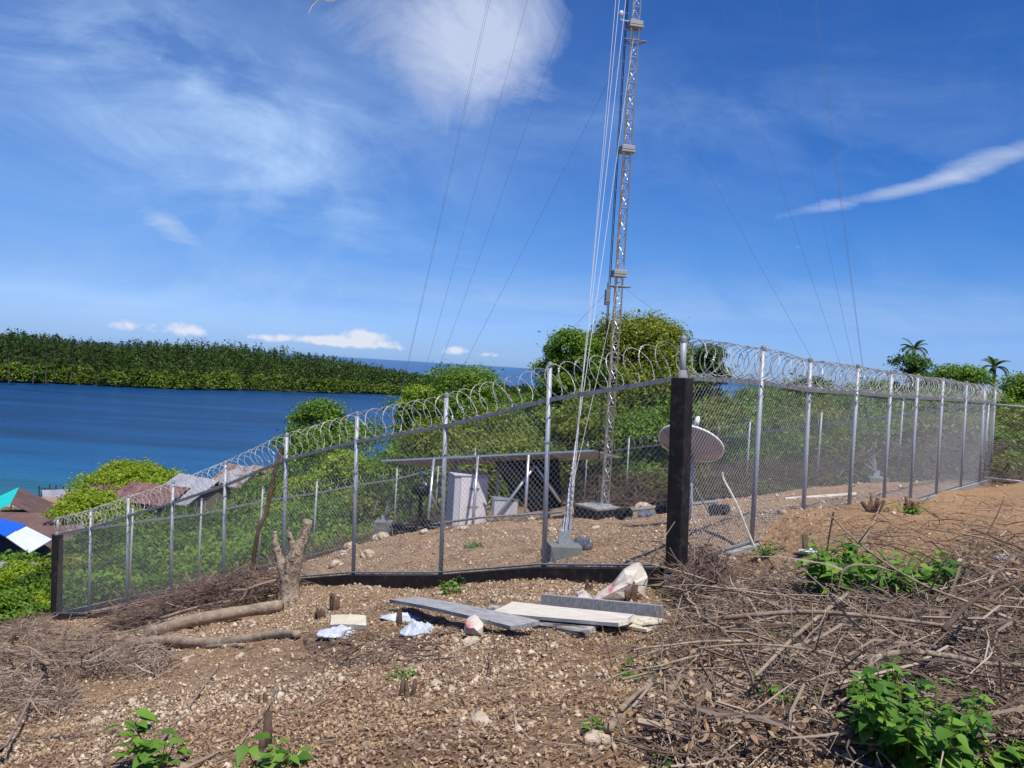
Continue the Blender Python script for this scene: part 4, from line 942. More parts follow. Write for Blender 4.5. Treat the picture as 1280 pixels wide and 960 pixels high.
for a0, b0 in (((523, 585), (549, 640)), ((573, 585), (604, 650)), ((629, 580), (664, 640)), ((669, 582), (613, 657)), ((670, 583), (701, 628))):
    Ya = (Lp+dirx*((a0[0]-476)/267)).y+.25; t = MB(); t.tube([P(a0[0], a0[1], Ya-.1)-so_, P(b0[0], b0[1], Ya-.25)-so_], .032, 6); t.obj('brace', M['frame'], sh, True)
t = MB(); t.tube([P(600, 647, 18.1)-so_, P(703, 640, 17.6)-so_], .03, 6); t.tube([P(545, 655, 18.6)-so_, P(600, 647, 18.1)-so_], .03, 6); t.obj('base_rail', M['galvdull'], sh)
# black net sheet
tn = MB(); tpx = [(618, 577), (698, 573), (703, 634), (664, 640), (637, 614)]; fr_ = [P(x, y, 18.6+(.0 if x < 660 else -.2))-Vector((0, 0, 0)) for x, y in tpx]
off_ = Vector((.0, .02, 0)); tn.poly([p for p in fr_]); tn.poly([p+off_ for p in fr_][::-1])
for i in range(5): a0, b0 = fr_[i], fr_[(i+1) % 5]; tn.poly([a0, a0+off_, b0+off_, b0])
tag(tn.obj('shade_net', M['tarp']), 'black shade net hung under the right half of the solar shelter', 'net')
# tall cabinet
cbp = P(582, 655, 19.3); cab = empty('equipment_cabinet', (cbp.x, 19.3, cbp.z-.03), 'tall pale grey equipment cabinet with louvred door under the shelter', 'cabinet', None, R(20))
MB().box((0, 0, .64), (.86, .62, 1.24)).obj('body', M['cabinetdark'], cab, bevel=.01)
dr = MB().box((.06, -.325, .64), (.68, .03, 1.16)).obj('door', M['cabinet'], cab, bevel=.006)
MB().box((.06, -.345, .95), (.24, .012, .05)).obj('handle', M['galvdull'], dr)
MB().box((.06, -.345, .52), (.26, .012, .04)).obj('louvre', M['boxgrey'], dr)
MB().box((0, 0, 1.275), (.92, .68, .035)).obj('roof', M['cabinetdark'], cab, bevel=.006)
bx = P(630, 642, 18.6); sb_ = empty('battery_box', (bx.x, 18.6, bx.z-.02), 'small grey metal box on the ground right of the tall cabinet', 'box', None, R(10))
MB().box((0, 0, .18), (.56, .4, .36)).obj('body', M['cabinetdark'], sb_, bevel=.01); MB().box((0, 0, .375), (.58, .42, .03)).obj('lid', M['galvdull'], sb_, bevel=.006)
# stand with round black drum top
sd0 = P(524, 648, 19.4); st_ = empty('cable_stand', (sd0.x, 19.4, sd0.z-.05), 'black stand with a flat drum head on thin legs left of the cabinet', 'stand')
MB().lathe([(.001, .86), (.20, .86), (.22, .83), (.22, .68), (.18, .64), (.001, .64)], (0, 0, 0), 20).obj('drum_head', M['black'], st_, True)
MB().tube([(0, 0, 0), (0, 0, .66)], [.05, .035], 8).obj('column', M['black'], st_, True)
for x in (-.24, .24): MB().tube([(x, 0, 0), (x*.9, 0, .72)], .012, 6).obj('leg', M['black'], st_)
# heap of black cable loops
for j, (px, py, r_) in enumerate(((505, 652, .30), (525, 655, .34), (540, 652, .28), (508, 664, .24), (497, 656, .16))):
    p = P(px, py, 18.7-.1*j); cz_ = MB()
    for k in range(7):
        rr = r_*rnd(.75, 1.05); tl = rnd(-.35, .35); pts = [Vector((rr*math.cos(a), rr*.6*math.sin(a), .06*k/2+rr*tl*math.sin(a+k))) for a in np.linspace(0, 6.2832, 20)]; cz_.tube(pts, .022, 5, False)
    o = cz_.obj('cable_coil', M['black']); o.location = (p.x, p.y, gz(p.x, p.y)+.03); tag(o, ['coil of black cable behind the left of the cable heap', 'widest coil of black cable under the drum stand', 'coil of black cable next to the cabinet foot', 'lowest coil of black cable nearest the fence', 'smallest coil of black cable at the far left of the heap'][j], 'cable coil', 'black cable coils heaped left of the cabinet')
# dish antenna seen from behind
dc = P(860, 567, 13.6); dish = empty('satellite_dish', (dc.x+.15, 13.6, gz(dc.x+.15, 13.6)), 'white rimmed satellite dish seen from behind, partly hidden by the black corner pillar', 'satellite dish')
dz_ = dc.z-dish.location.z; aim = Vector((.30, .52, .80)).normalized(); rt = aim.to_track_quat('Z', 'Y').to_matrix(); cc = Vector((-.15, 0, dz_))
prof = [(.56*i/12, .20*(i/12)**2) for i in range(13)]; MB().lathe(prof, cc, 40, rt).obj('reflector', M['dish'], dish, True)
MB().lathe([(.555, .195), (.575, .195), (.575, .225), (.555, .225)], cc, 40, rt).obj('rim', M['dishrim'], dish, True)
rbs = MB()
for k in range(8): a = k*math.pi/4; rbs.tube([cc+rt @ Vector((.56*u*math.cos(a), .56*u*math.sin(a), .2*u*u-.015)) for u in (.1, .4, .7, .98)], .009, 4, False)
rbs.obj('back_rib', M['dish'], dish)
fd = cc+rt @ Vector((0.0, 0, .62)); f_ = MB()
for a in (90, 210, 330): f_.tube([cc+rt @ Vector((.54*math.cos(R(a)), .54*math.sin(R(a)), .2)), fd], .008, 5)
f_.obj('feed_arm', M['galv'], dish); MB().lathe([(.001, .0), (.05, 0), (.045, .1), (.03, .16), (.001, .17)], fd, 12, rt).obj('feed_head', M['white'], dish, True)
MB().box(cc+rt @ Vector((0, 0, -.06)), (.16, .10, .12), rt).obj('mount', M['black'], dish, bevel=.01)
MB().tube([(-.05, .05, 0), (-.05, .05, dz_-.08)], .035, 10).obj('mast_tube', M['galv'], dish, True)
for a in (20, 140, 260): MB().tube([Vector((.48*math.cos(R(a)), .48*math.sin(R(a)), -.03)), Vector((-.05, .05, dz_*.6))], .015, 6).obj('leg', M['galvdull'], dish)
# things lying in the compound
for px, py, Y, s_, m, lab, cat, nm in ((778, 641, 16.5, (.14, .14, .12), 'black', 'squat black bucket lying right of the mast pad', 'bucket', 'b'), (829, 636, 18, (.15, .13, .12), 'black', 'black bucket beside the corner pillar, far from the mast pad', 'bucket', 'b')):
    p = P(px, py, Y); root = empty('bucket', (p.x, p.y, gz(p.x, p.y)+.13), lab, cat, None, rnd(0, 3)); root.rotation_euler = (R(80), 0, rnd(.2, 1.2))
    MB().lathe([(.001, -.15), (.11, -.15), (.14, .15), (.15, .15), (.15, .165), (.135, .165), (.10, -.13), (.001, -.13)], (0, 0, 0), 20).obj('shell', M['black'], root, True)
    MB().tube([(.15*math.cos(a), .15*math.sin(a), .16+.1*math.sin(a)) for a in np.linspace(0, 3.14, 10)], .004, 5).obj('handle', M['galvdull'], root)
p = P(808, 643, 17); p.z = gz(p.x, p.y)+.04; lump('cloth_heap', p, (.40, .2, .08), 'cloth', 'flat heap of grey cloth between the two black buckets', 'cloth', 5, None, 3)
rk = [(805, 626, 24, .26, 'round pale boulder near the back fence right of the mast'), (745, 654, 15, .10, ''), (665, 652, 17.6, .10, ''), (690, 660, 15, .09, ''), (478, 670, 17, .22, 'largest pale boulder at the left end of the cable coils'), (460, 690, 15, .16, ''), (430, 686, 16, .12, ''), (440, 676, 17, .16, ''), (345, 690, 21, .2, ''), (420, 700, 14.5, .14, ''), (530, 672, 16.5, .12, ''), (580, 668, 16, .10, ''), (865, 650, 14, .12, ''), (885, 690, 9.2, .08, ''), (905, 700, 8.3, .1, ''), (880, 707, 8.2, .09, '')]
for i, (px, py, Y, s_, lab) in enumerate(rk):
    p = P(px, py, Y); p.z = gz(p.x, p.y)+s_*.18; lump('rock', p, (s_, s_*.8, s_*.55), 'rock', lab or 'pale coral rock lying on the bare ground inside or beside the fence', 'rock', i+20, None, 3, .3, None, None if lab else 'pale coral rocks')
# pallet planks and pipes lying by the right mesh
for px, py, Y, ln, a_, m, lab in ((795, 638, 19, 4.0, .05, 'galvdull', 'long grey pipe lying on the ground behind the mast pad'), (1025, 628, 16.5, 1.6, .15, 'boardpale', 'pale plank lying behind the right fence mesh')):
    p = P(px, py, Y); d = Vector((math.cos(a_), math.sin(a_), 0)); q0, q1 = p-d*ln/2, p+d*ln/2; q0.z = gz(q0.x, q0.y)+.05; q1.z = gz(q1.x, q1.y)+.05
    nm = 'pipe_length' if 'pipe' in lab else 'plank'
    o = MB().tube([q0, q1], .04, 8).obj(nm, M[m]); tag(o, lab, 'pipe' if 'pipe' in lab else 'plank')
sc = P(900, 640, 12.8); lump('cloth_bundle', Vector((sc.x, sc.y, gz(sc.x, sc.y)+.12)), (.2, .16, .13), 'black', 'dark bundle under the satellite dish', 'cloth', 77, None, 3)
# ------------------------------------------------------------------ foreground: stump, logs, boards, rubbish
def branchy(t, pts, r0, r1, n=8, knob=0.0):
    m = len(pts); rs = [r0+(r1-r0)*i/(m-1) for i in range(m)]
    if knob: rs = [r*(1+rnd(-knob, knob)) for r in rs]
    t.tube(pts, rs, n)
def smooth_path(pts, k=4):
    pts = [Vector(p) for p in pts]; out = []
    for i in range(len(pts)-1):
        p0 = pts[max(i-1, 0)]; p1 = pts[i]; p2 = pts[i+1]; p3 = pts[min(i+2, len(pts)-1)]
        for j in range(k):
            t = j/k; out.append(.5*((2*p1)+(p2-p0)*t+(2*p0-5*p1+4*p2-p3)*t*t+(3*p1-p0-3*p2+p3)*t**3))
    out.append(pts[-1]); return out
SY = 9.3
def stp(px, py, dy=0): return P(px, py, SY+dy)
s0 = GP(362, 757, 14); SY = s0.y
stump = empty('tree_stump', s0, 'thick pale forked tree stump with three sawn arms standing before the left fence', 'tree stump')
def stub(pxs, rpx, n=12, k=.12):
    pts = smooth_path([P(x, y, SY+d)-s0 for x, y, d in pxs], 4); rs = np.interp(np.linspace(0, 1, len(pts)), np.linspace(0, 1, len(rpx)), rpx)/F*SY
    t = MB(); t.tube(pts, [float(r*(1+rnd(-k, k))) for r in rs], n)
    for q_ in range(n*len(pts)): t.v[q_] = t.v[q_]*1.0+Vector((random.gauss(0, .003), random.gauss(0, .003), random.gauss(0, .003)))
    return t
stub([(361, 766, 0), (362, 745, 0), (363, 725, 0), (366, 705, 0), (372, 690, 0), (380, 672, .02), (385, 650, .02)], [17, 12, 10.5, 11, 8, 6.5, 6], 14).obj('trunk', M['bark'], stump, True)
stub([(358, 728, 0), (352, 705, -.02), (347, 690, -.03), (344, 677, -.04), (343, 664, -.04)], [8, 6.5, 4.8, 4, 3], 10).obj('arm', M['bark'], stump, True)
stub([(366, 700, -.05), (366, 685, -.08), (363, 672, -.1), (361, 664, -.1)], [7, 4.5, 3.2, 2.0], 9).obj('arm', M['bark'], stump, True)
def ground_path(pxs, lift=.03, ymax=40):
    out = []
    for x, y in pxs:
        p = GP(x, y, ymax); p.z += lift; out.append(p)
    return out
def log(name, label, pxs, r0, r1, m='log', lift=None, cat='log', n=10, knob=.08, forks=()):
    pts = [GP(x, y, 40, (r0*.8 if lift is None else lift)) for x, y in pxs]
    # keep the log on the depth line of its ends so it stays straight
    a0, b0 = pts[0], pts[-1]
    for i in range(1, len(pts)-1):
        x, y = pxs[i]; f = i/(len(pts)-1); Y = a0.y*(1-f)+b0.y*f; q = P(x, y, Y); 
        if abs(q.z-gz(q.x, q.y)) < .5: pts[i] = q
        pts[i].z = max(pts[i].z, gz(pts[i].x, pts[i].y)+r0*.3)
    root = empty(name, pts[0], label, cat); lp = [p-pts[0] for p in pts]; t = MB(); branchy(t, smooth_path(lp, 5), r0, r1, n, knob); t.obj('stem', M[m], root, True)
    for fk in forks:
        fp = [GP(x, y, 40)+Vector((0, 0, l_)) - pts[0] for x, y, l_ in fk[0]]; t = MB(); branchy(t, smooth_path(fp, 4), fk[1], fk[1]*.4, 7, .08); t.obj('side_branch', M[m], root, True)
    return root
log('fallen_log', 'thick pale log lying behind the others up to the foot of the forked stump', [(185, 792), (240, 776), (300, 765), (352, 757)], .085, .075, forks=[([(200, 780, .08), (260, 765, .1), (345, 753, .1)], .03)])
log('fallen_log', 'smooth tan log lying nearest the camera, left of the wood block', [(155, 806), (210, 801), (270, 804), (345, 798), (372, 793)], .07, .035)
log('fallen_log', 'thin second log resting under the smooth tan log', [(210, 808), (260, 808), (305, 807)], .035, .02)
log('fallen_branch', 'crooked long branch crossing the left heap and reaching the logs', [(60, 790), (110, 795), (160, 790), (215, 775), (290, 762)], .035, .02, 'log', .15, 'branch')
log('fallen_branch', 'dark curved branch bent over the foot of the far left pillar', [(12, 800), (30, 788), (50, 768), (62, 752)], .05, .03, 'darkstick', .25, 'branch')
log('fallen_branch', 'thick short branch pointing into the left heap from the picture edge', [(5, 812), (35, 822), (60, 830)], .04, .02, 'log', .22, 'branch')
log('fallen_branch', 'long straight pale stick slanting across the stones at bottom left', [(0, 935), (50, 850), (100, 745)], .010, .006, 'twig', .1, 'branch')
log('fallen_branch', 'long thin stick running up right from the left front weed', [(195, 935), (235, 885), (275, 830)], .009, .005, 'twig', .04, 'branch')
log('fallen_branch', 'long pale stick slanting across the bottom left stones beside the small weed', [(230, 962), (320, 930), (410, 875)], .010, .005, 'twig', .03, 'branch', forks=[([(300, 938, .03), (330, 900, .06), (350, 868, .1)], .006)])
log('fallen_branch', 'broken tan stick lying left of centre above the charred stump', [(505, 840), (550, 822), (598, 802)], .016, .010, 'log', .03, 'branch', forks=[([(525, 830, .02), (560, 826, .02), (580, 824, .02)], .009)])
log('fallen_branch', 'grey forked branch lying beside the small weed at the bottom centre', [(760, 912), (790, 885), (815, 848)], .022, .014, 'log', .04, 'branch', forks=[([(775, 898, .04), (805, 875, .06), (835, 866, .06)], .014)])
log('fallen_branch', 'thick pale bent branch lying above the large heart leaved weed', [(1050, 858), (1085, 850), (1125, 832), (1138, 820), (1145, 795)], .022, .013, 'log', .13, 'branch')
log('fallen_branch', 'white curved branch arching above the large heart leaved weed', [(1096, 868), (1087, 845), (1096, 822), (1150, 815), (1240, 830), (1290, 832)], .016, .010, 'bark', .16, 'branch')
log('fallen_branch', 'long pale branch lying across the lower right corner', [(1195, 922), (1240, 918), (1300, 914)], .010, .008, 'bark', .1, 'branch')
log('fallen_branch', 'long grey branch crossing the middle of the right brush pile', [(880, 775), (1000, 765), (1100, 772), (1230, 790)], .016, .009, 'log', .22, 'branch')
log('fallen_branch', 'slender branch slanting down left through the right brush pile', [(1060, 742), (1000, 790), (945, 845)], .015, .008, 'log', .2, 'branch', forks=[([(1040, 760, .22), (1080, 730, .4), (1096, 700, .5)], .008)])
log('fallen_branch', 'dark branch rising from the pile towards the right picture edge', [(1180, 790), (1225, 745), (1290, 722)], .014, .008, 'darkstick', .35, 'branch', forks=[([(1215, 760, .35), (1240, 730, .5), (1248, 722, .6)], .007)])
# arching vine stems standing out of the pile
def arch(label, pxs, r_, m='twig', name='arching_stem'):
    pts = [P(x, y, Y) for x, y, Y in pxs]; root = tag(MB().tube(smooth_path([tuple(p) for p in pts], 6), r_, 6).obj(name, M[m]), label, 'stem'); return root
g1 = GP(1000, 760).y
arch('bare vine stem arching high over the green weed clump by the mound', [(1048, 735, 5.4), (1060, 708, 5.4), (1110, 711, 5.4), (1160, 735, 5.4), (1185, 765, 5.3)], .007)
arch('dark upright stem with a side twig beside the green weed clump', [(1046, 742, 6.1), (1040, 712, 6.1), (1034, 690, 6.1), (1042, 640, 6.1)], .007, 'darkstick')
arch('dark bent stem leaning from the upright stem towards the gate', [(1040, 690, 6.1), (1060, 679, 6.1), (1110, 682, 6.1), (1150, 700, 6.0), (1172, 735, 5.9)], .006, 'darkstick')
arch('thin arched vine looping over the end of the boards', [(854, 790, 5.9), (860, 772, 5.9), (885, 762, 5.9), (925, 764, 5.9), (960, 778, 5.8), (975, 800, 5.5)], .006, 'darkstick')
arch('thin upright twig standing in the lower right brush', [(945, 900, 4.0), (943, 850, 4.0), (950, 790, 4.05)], .005)
arch('dark upright twig rising at right of the large heart leaved weed', [(1250, 930, 3.4), (1252, 870, 3.4), (1250, 826, 3.4)], .005, 'darkstick')
arch('thin crooked black twig standing in front of the boards', [(615, 870, 4.6), (612, 835, 4.7), (618, 805, 4.9), (612, 775, 5.1)], .004, 'darkstick')
# leaning pole and bamboo cane
b0 = P(313, 702, 12.9); b0.z = gz(b0.x, b0.y)-.05
tag(MB().tube(smooth_path([b0, P(322, 668, 12.8), P(333, 640, 12.9), P(341, 600, 12.95), P(352, 560, 13.05)], 5), [.035]*21, 8).obj('leaning_pole', M['darkstick']), 'crooked brown pole leaning against the left fence beside the forked stump', 'pole')
b0 = P(946, 690, 8.9)
cane_end = P(905, 600, 9.02); tag(MB().tube(smooth_path([b0, P(935, 665, 8.92), P(920, 628, 8.95), cane_end, P(903, 590, 9.03)], 4), .012, 6).obj('bamboo_cane', M['boardpale']), 'thin bamboo cane leaning on the right fence mesh near the corner pillar', 'cane')

# boards
def board(label, px4, m, th_=.025, lifts=(.04,)*4, name='board'):
    """px corners: near-left, near-right, far-right, far-left"""
    p = []
    for (x, y), l_ in zip(px4, lifts):
        p.append(P(x, y, GP(x, y, 14, l_).y))
    n_ = (p[1]-p[0]).cross(p[3]-p[0]).normalized()
    if n_.z < 0: n_ = -n_
    dn = n_*th_; b = MB(); NS = 12; sg_ = rnd(-.012, .02); sk = rnd(-.015, .015)
    for i in range(NS+1):      # plank with a slight warp, cupping and uneven sawn ends
        u = i/NS
        for v_ in (0, .33, .67, 1):
            uu = u+(rnd(-.012, .012) if i in (0, NS) else 0); q = (p[0].lerp(p[1], uu)).lerp(p[3].lerp(p[2], uu), v_)+n_*(sg_*4*u*(1-u)+sk*(u-.5)*(v_-.5)-.006*4*v_*(1-v_))+Vector((0, 0, rnd(-.001, .001)))
            b.v += [q, q-dn]
    for i in range(NS):
        for j in range(3):
            a = (i*4+j)*2; c_ = ((i+1)*4+j)*2; b.face((a, c_, c_+2, a+2)); b.face((a+1, a+3, c_+3, c_+1))
        a = i*8; c_ = (i+1)*8; b.face((a, a+1, c_+1, c_)); b.face((a+6, c_+6, c_+7, a+7))
    for i in (0, NS):
        for j in range(3): a = (i*4+j)*2; b.face((a, a+2, a+3, a+1) if i == 0 else (a, a+1, a+3, a+2))
    ax = (p[1]-p[0]).normalized(); sd_ = n_.cross(ax); mtx = Matrix((ax, sd_, n_)).transposed()
    o = b.mesh('board'); c = sum(p, Vector())/4; inv = mtx.inverted()
    for v in o.vertices: v.co = inv @ (v.co-c)
    ob = obj(name, o, M[m]); ob.matrix_world = Matrix.Translation(c) @ mtx.to_4x4(); tag(ob, label, 'board'); 
    return ob
board('longest weathered grey board, raised at its left end', [(487, 749), (638, 783), (672, 775), (520, 746)], 'board', .03, (.12, .10, .10, .12))
board('black stained board with broken pale ends lying in the middle', [(600, 768), (730, 790), (752, 778), (612, 755)], 'boardstain', .03, (.05, .06, .06, .05))
board('long pale cream board on top of the stained board', [(610, 765), (775, 779), (795, 768), (640, 752)], 'boardpale', .025, (.09, .10, .10, .09))
board('clean pale board end sticking out at the right of the stack', [(735, 778), (808, 786), (830, 774), (760, 766)], 'blockwood', .02, (.04, .04, .04, .04))
# upright board edge
def upright(label, l, r, Yl, Yr, hpx, m='board'):
    a0, b0 = P(l[0], l[1], Yl), P(r[0], r[1], Yr); up = Vector((0, .03, hpx/F*Yl)); t_ = Vector((0, .03, .0)); b = MB(); b.hexa([a0, b0, b0+t_, a0+t_, a0+up, b0+up, b0+up+t_, a0+up+t_]); return tag(b.obj('board', M[m]), label, 'board')
yl = GP(678, 758).y; yr = GP(828, 776).y
upright('grey board standing on edge behind the board stack', (676, 759), (829, 777), yl, yr, 15)
board('short broken plank lying left of the corner pillar foot outside the right fence', [(880, 716), (905, 706), (926, 700), (905, 709)], 'blockwood', .03, (.04, .05, .05, .04))
board('cream wood block lying left of the longest grey board', [(413, 781), (457, 782), (457, 769), (414, 769)], 'blockwood', .04, (.05, .05, .07, .07), 'wood_block')
# crumpled plastic and sack
def crumple(name, label, px, py, s, m, cat, seed, zc=.5, n=34):
    p = GP(px, py, 14); rr = np.random.default_rng(seed); u = np.linspace(-1, 1, n); U, V_ = np.meshgrid(u, u, indexing='ij')
    X = U*s[0]*(1+.2*fbm(U*1.5+seed, V_*1.5, 2, seed)); Y = V_*s[1]*(1+.25*fbm(U*1.5-seed, V_*1.5, 2, seed+1)); rr_ = np.hypot(U, V_)
    Z = s[2]*np.clip(1-rr_**1.6, -.05, 1)*(.45+1.0*np.abs(fbm(U*2.0+seed*3, V_*2.0, 3, seed+4, .5)))+.014*np.abs(fbm(U*7, V_*7, 3, seed+7))
    idx = np.arange(n*n).reshape(n, n); m_ = (rr_ < 1.12); Fc = np.stack([idx[:-1, :-1], idx[1:, :-1], idx[1:, 1:], idx[:-1, 1:]], -1).reshape(-1, 4); ok = m_.ravel()[Fc].all(1)
    o = obj(name, npmesh(name, np.c_[X.ravel(), Y.ravel(), Z.ravel()], Fc[ok], False), M[m]); o.location = (p.x, p.y, gz(p.x, p.y)+.015); o.rotation_euler = (0, 0, rnd(-.4, .4)); tag(o, label, cat)
    sd_ = o.modifiers.new('solid', 'SOLIDIFY'); sd_.thickness = .004; return o
crumple('plastic_bag', 'crumpled white blue plastic under the cream wood block', 428, 795, (.22, .12, .08), 'plastic', 'plastic bag', 3)
crumple('plastic_bag', 'larger crumpled white blue plastic under the raised board end', 524, 792, (.16, .13, .13), 'plastic', 'plastic bag', 5)
crumple('plastic_bag', 'thin strip of white plastic behind the raised board end', 505, 776, (.22, .08, .06), 'plastic', 'plastic bag', 9)
crumple('plastic_bag', 'small white plastic scrap far right on the soil', 1258, 700, (.10, .08, .05), 'plastic', 'plastic scrap', 12)
crumple('plastic_bag', 'tiny white plastic scrap left of the green weed clump', 1012, 692, (.10, .07, .04), 'plastic', 'plastic scrap', 14)
# stiff paper sack standing with a peaked top
def sack(label, pts, Y, m, seed):
    out = [P(x, y, Y+dy)for x, y, dy in pts]; c = sum(out, Vector())/len(out); b = MB(); n = len(out); back_ = Vector((0, .16, 0))
    ctr = c+Vector((0, -.07, .02)); rings = []
    for k, f in enumerate((1, .72, .4)):
        b0 = len(b.v)
        for i, p in enumerate(out): b.v.append(c+(p-c)*f+Vector((rnd(-.012, .012), -.08*(1-f)+rnd(-.015, .015), rnd(-.012, .012))))
        rings.append(b0)
    for k in range(2):
        for i in range(n): j = (i+1) % n; b.face((rings[k]+i, rings[k]+j, rings[k+1]+j, rings[k+1]+i))
    b.v.append(ctr); ci = len(b.v)-1
    for i in range(n): b.face((rings[2]+i, rings[2]+(i+1) % n, ci))
    r3 = len(b.v)
    for i, p in enumerate(out): b.v.append(c+(p-c)*.8+back_)
    for i in range(n): j = (i+1) % n; b.face((rings[0]+j, rings[0]+i, r3+i, r3+j))
    b.face(range(r3, r3+n)); 
    return tag(b.obj('paper_sack', M[m], smooth=False), label, 'sack')
ys = GP(775, 752).y
sack('torn white cement sack with faded red print leaning by the corner pillar', [(740, 752, 0), (765, 734, 0), (781, 714, 0), (799, 703, .05), (806, 716, .05), (810, 722, 0), (806, 745, 0), (780, 752, -.02)], ys, 'sack', 3)
sack('small crumpled paper scrap with print stuck between the boards', [(717, 757, 0), (722, 745, 0), (732, 741, 0), (741, 748, 0), (736, 761, 0), (724, 762, 0)], GP(728, 766).y, 'sack', 4)
sack('small crumpled paper scrap under the front edge of the longest board', [(580, 792, 0), (582, 778, 0), (592, 774, 0), (606, 783, 0), (604, 794, 0)], GP(592, 800).y, 'sack', 6)
# short cut stems sticking out of the soil
def cut(label, px, py, s, n, m='darkstick', spread=.3, leaf=0):
    p = GP(px, py, 30); root = empty('cut_stump', p, label, 'stump')
    t = MB()
    for k in range(n):
        a = rnd(0, 6.28); d = Vector((math.cos(a)*spread*rnd(.2, 1), math.sin(a)*spread*rnd(.2, 1), 1)).normalized(); l_ = s*rnd(.6, 1.1); o_ = Vector((rnd(-.04, .04), rnd(-.03, .03), -.04)); r_ = s*rnd(.07, .13)
        t.tube([o_, o_+d*l_*.5, o_+d*l_], [r_*1.2, r_, r_*.75], 8)
    t.obj('stem', M[m], root, True)
    return root
cut('charred cut stump with white ash top left of centre', 507, 872, .15, 4)
cut('dark split stem upright among the stones left of centre', 330, 880, .13, 3)
cut('dark reddish upright stem by the small bottom left weed', 322, 940, .20, 2, spread=.1)
cut('tuft of dark cut stems left of the cream wood block', 398, 775, .20, 7)
cut('tuft of dark cut stems above the cream wood block', 418, 764, .24, 8)
cut('short dark stump behind the board stack before the fence', 735, 738, .16, 7, spread=.6)
cut('tuft of dark cut stems in front of the corner pillar foot', 788, 752, .22, 8)
cut('tuft of brown cut stems right of the corner pillar foot', 878, 730, .28, 9)
cut('single dark stake holding up the raised board end', 502, 782, .22, 1, spread=.05)
cut('burnt twiggy stump on the crest of the soil mound', 1090, 640, .28, 9, spread=.9)
cut('burnt twiggy stump on the mound nearer the gate', 1135, 640, .25, 7, spread=.9)
cut('burnt stem tuft on the soil left of the green clump', 1010, 692, .22, 6, spread=.5)
# ------------------------------------------------------------------ weeds with broad leaves
def leaf_geo(t, base, d, ln, wd, nrm, droop=.35):
    d = d.normalized(); side = d.cross(nrm).normalized(); up = side.cross(d).normalized(); t.cur = random.random()
    prof = [(0, .05), (.12, .75), (.32, 1.0), (.6, .72), (.82, .34), (1, 0)]; b0 = len(t.v)
    for u, w_ in prof:
        c = base+d*ln*u+Vector((0, 0, -1))*droop*ln*u*u; t.v += [c-side*wd*.5*w_+up*wd*.12*w_, c, c+side*wd*.5*w_+up*wd*.12*w_]
    for i in range(len(prof)-1):
        a = b0+i*3; t.face((a, a+1, a+4, a+3)); t.face((a+1, a+2, a+5, a+4))
def weed(label, px, py, s, h, n_stems, leaf, per=7, name='broadleaf_weed', spread=.5, narrow=.8, p=None, m='weed'):
    p = p or GP(px, py, 30); root = empty(name, p, label, 'weed'); st = MB(); lf = MB()
    for k in range(n_stems):
        a = rnd(0, 6.28); q = Vector((math.cos(a)*s*rnd(0, 1)**.6, math.sin(a)*s*rnd(0, 1)**.6*.8, -.03)); hh = h*rnd(.5, 1.1); ln_ = Vector((math.cos(a)*spread, math.sin(a)*spread, 1)).normalized()
        pts = [q, q+ln_*hh*.5+Vector((rnd(-.02, .02), rnd(-.02, .02), 0)), q+ln_*hh+Vector((rnd(-.03, .03), rnd(-.03, .03), 0))]; st.tube(pts, [.004, .003, .002], 5, False)
        for j in range(per):
            u = .25+.75*(j+rnd(0, .6))/per; pt = pts[0].lerp(pts[1], u*2) if u < .5 else pts[1].lerp(pts[2], min(1, u*2-1)); aa = rnd(0, 6.28)
            d = Vector((math.cos(aa), math.sin(aa), rnd(-.1, .7))); pe = pt+d*leaf*.35; st.tube([pt, pe], .0015, 4, False); L_ = leaf*rnd(.55, 1.15)
            leaf_geo(lf, pe, Vector((d.x, d.y, rnd(-.4, .3))), L_, L_*narrow, Vector((rnd(-.3, .3), rnd(-.3, .3), 1)), rnd(.1, .5))
    st.obj('stem', M['twig'] if m != 'weed' else M['leafmid'], root); lf.obj('leaf_cluster', M[m], root, True)
weed('large heart leaved green weed in the lower right', 1140, 955, .11, .35, 54, .065, 12)
weed('bright green narrow leaved weed left of the large heart leaved weed', 1005, 888, .17, .17, 34, .06, 8, narrow=.42)
weed('broad green weed clump in the upper right brush below the mound', 1095, 745, .40, .42, 70, .085, 10)
weed('small yellow green weed at the foot of the right fence', 965, 692, .16, .14, 16, .07, 6, narrow=.6)
weed('blurred dark green broad leaved weed at bottom left', 188, 965, .03, .30, 6, .10, 8, narrow=.6, p=None)
weed('small bright green weed at the bottom edge left of centre', 342, 962, .05, .16, 5, .085, 6, narrow=.6)
weed('tiny bright green sprout behind the charred cut stump', 497, 850, .03, .13, 6, .045, 7, narrow=.6)
weed('small green weed right of centre below the boards', 798, 845, .05, .09, 7, .05, 6)
weed('green weed sprouting from a pale stone at the bottom centre', 742, 918, .03, .10, 5, .06, 5, narrow=.6)
weed('upright green weed in front of the black kerb of the left fence', 563, 742, .07, .22, 8, .07, 7)
weed('small weed beside the torn cement sack', 838, 748, .10, .14, 12, .07, 6, narrow=.4)
weed('small weed inside the fence between second and third post', 595, 690, .08, .14, 8, .07, 6, p=(lambda q: Vector((q.x, q.y, gz(q.x, q.y))))(P(592, 684, 13.2)))
weed('low green weeds on bare soil in the far right', 1230, 690, .35, .10, 22, .06, 6, narrow=.4)
weed('green shoots left of the pile beside the gate end of the mound', 1135, 640, .25, .2, 16, .08, 6, narrow=.5)
weed('green weed at the right picture edge', 1278, 830, .06, .12, 8, .08, 6)
weed('dark green weed in the lower right corner', 1255, 955, .12, .14, 16, .07, 6)
weed('small sprig of weeds in the middle of the right brush', 990, 800, .14, .12, 10, .05, 6)
weed('yellow green grass tuft at the bottom centre', 835, 955, .03, .06, 8, .06, 4, narrow=.25)
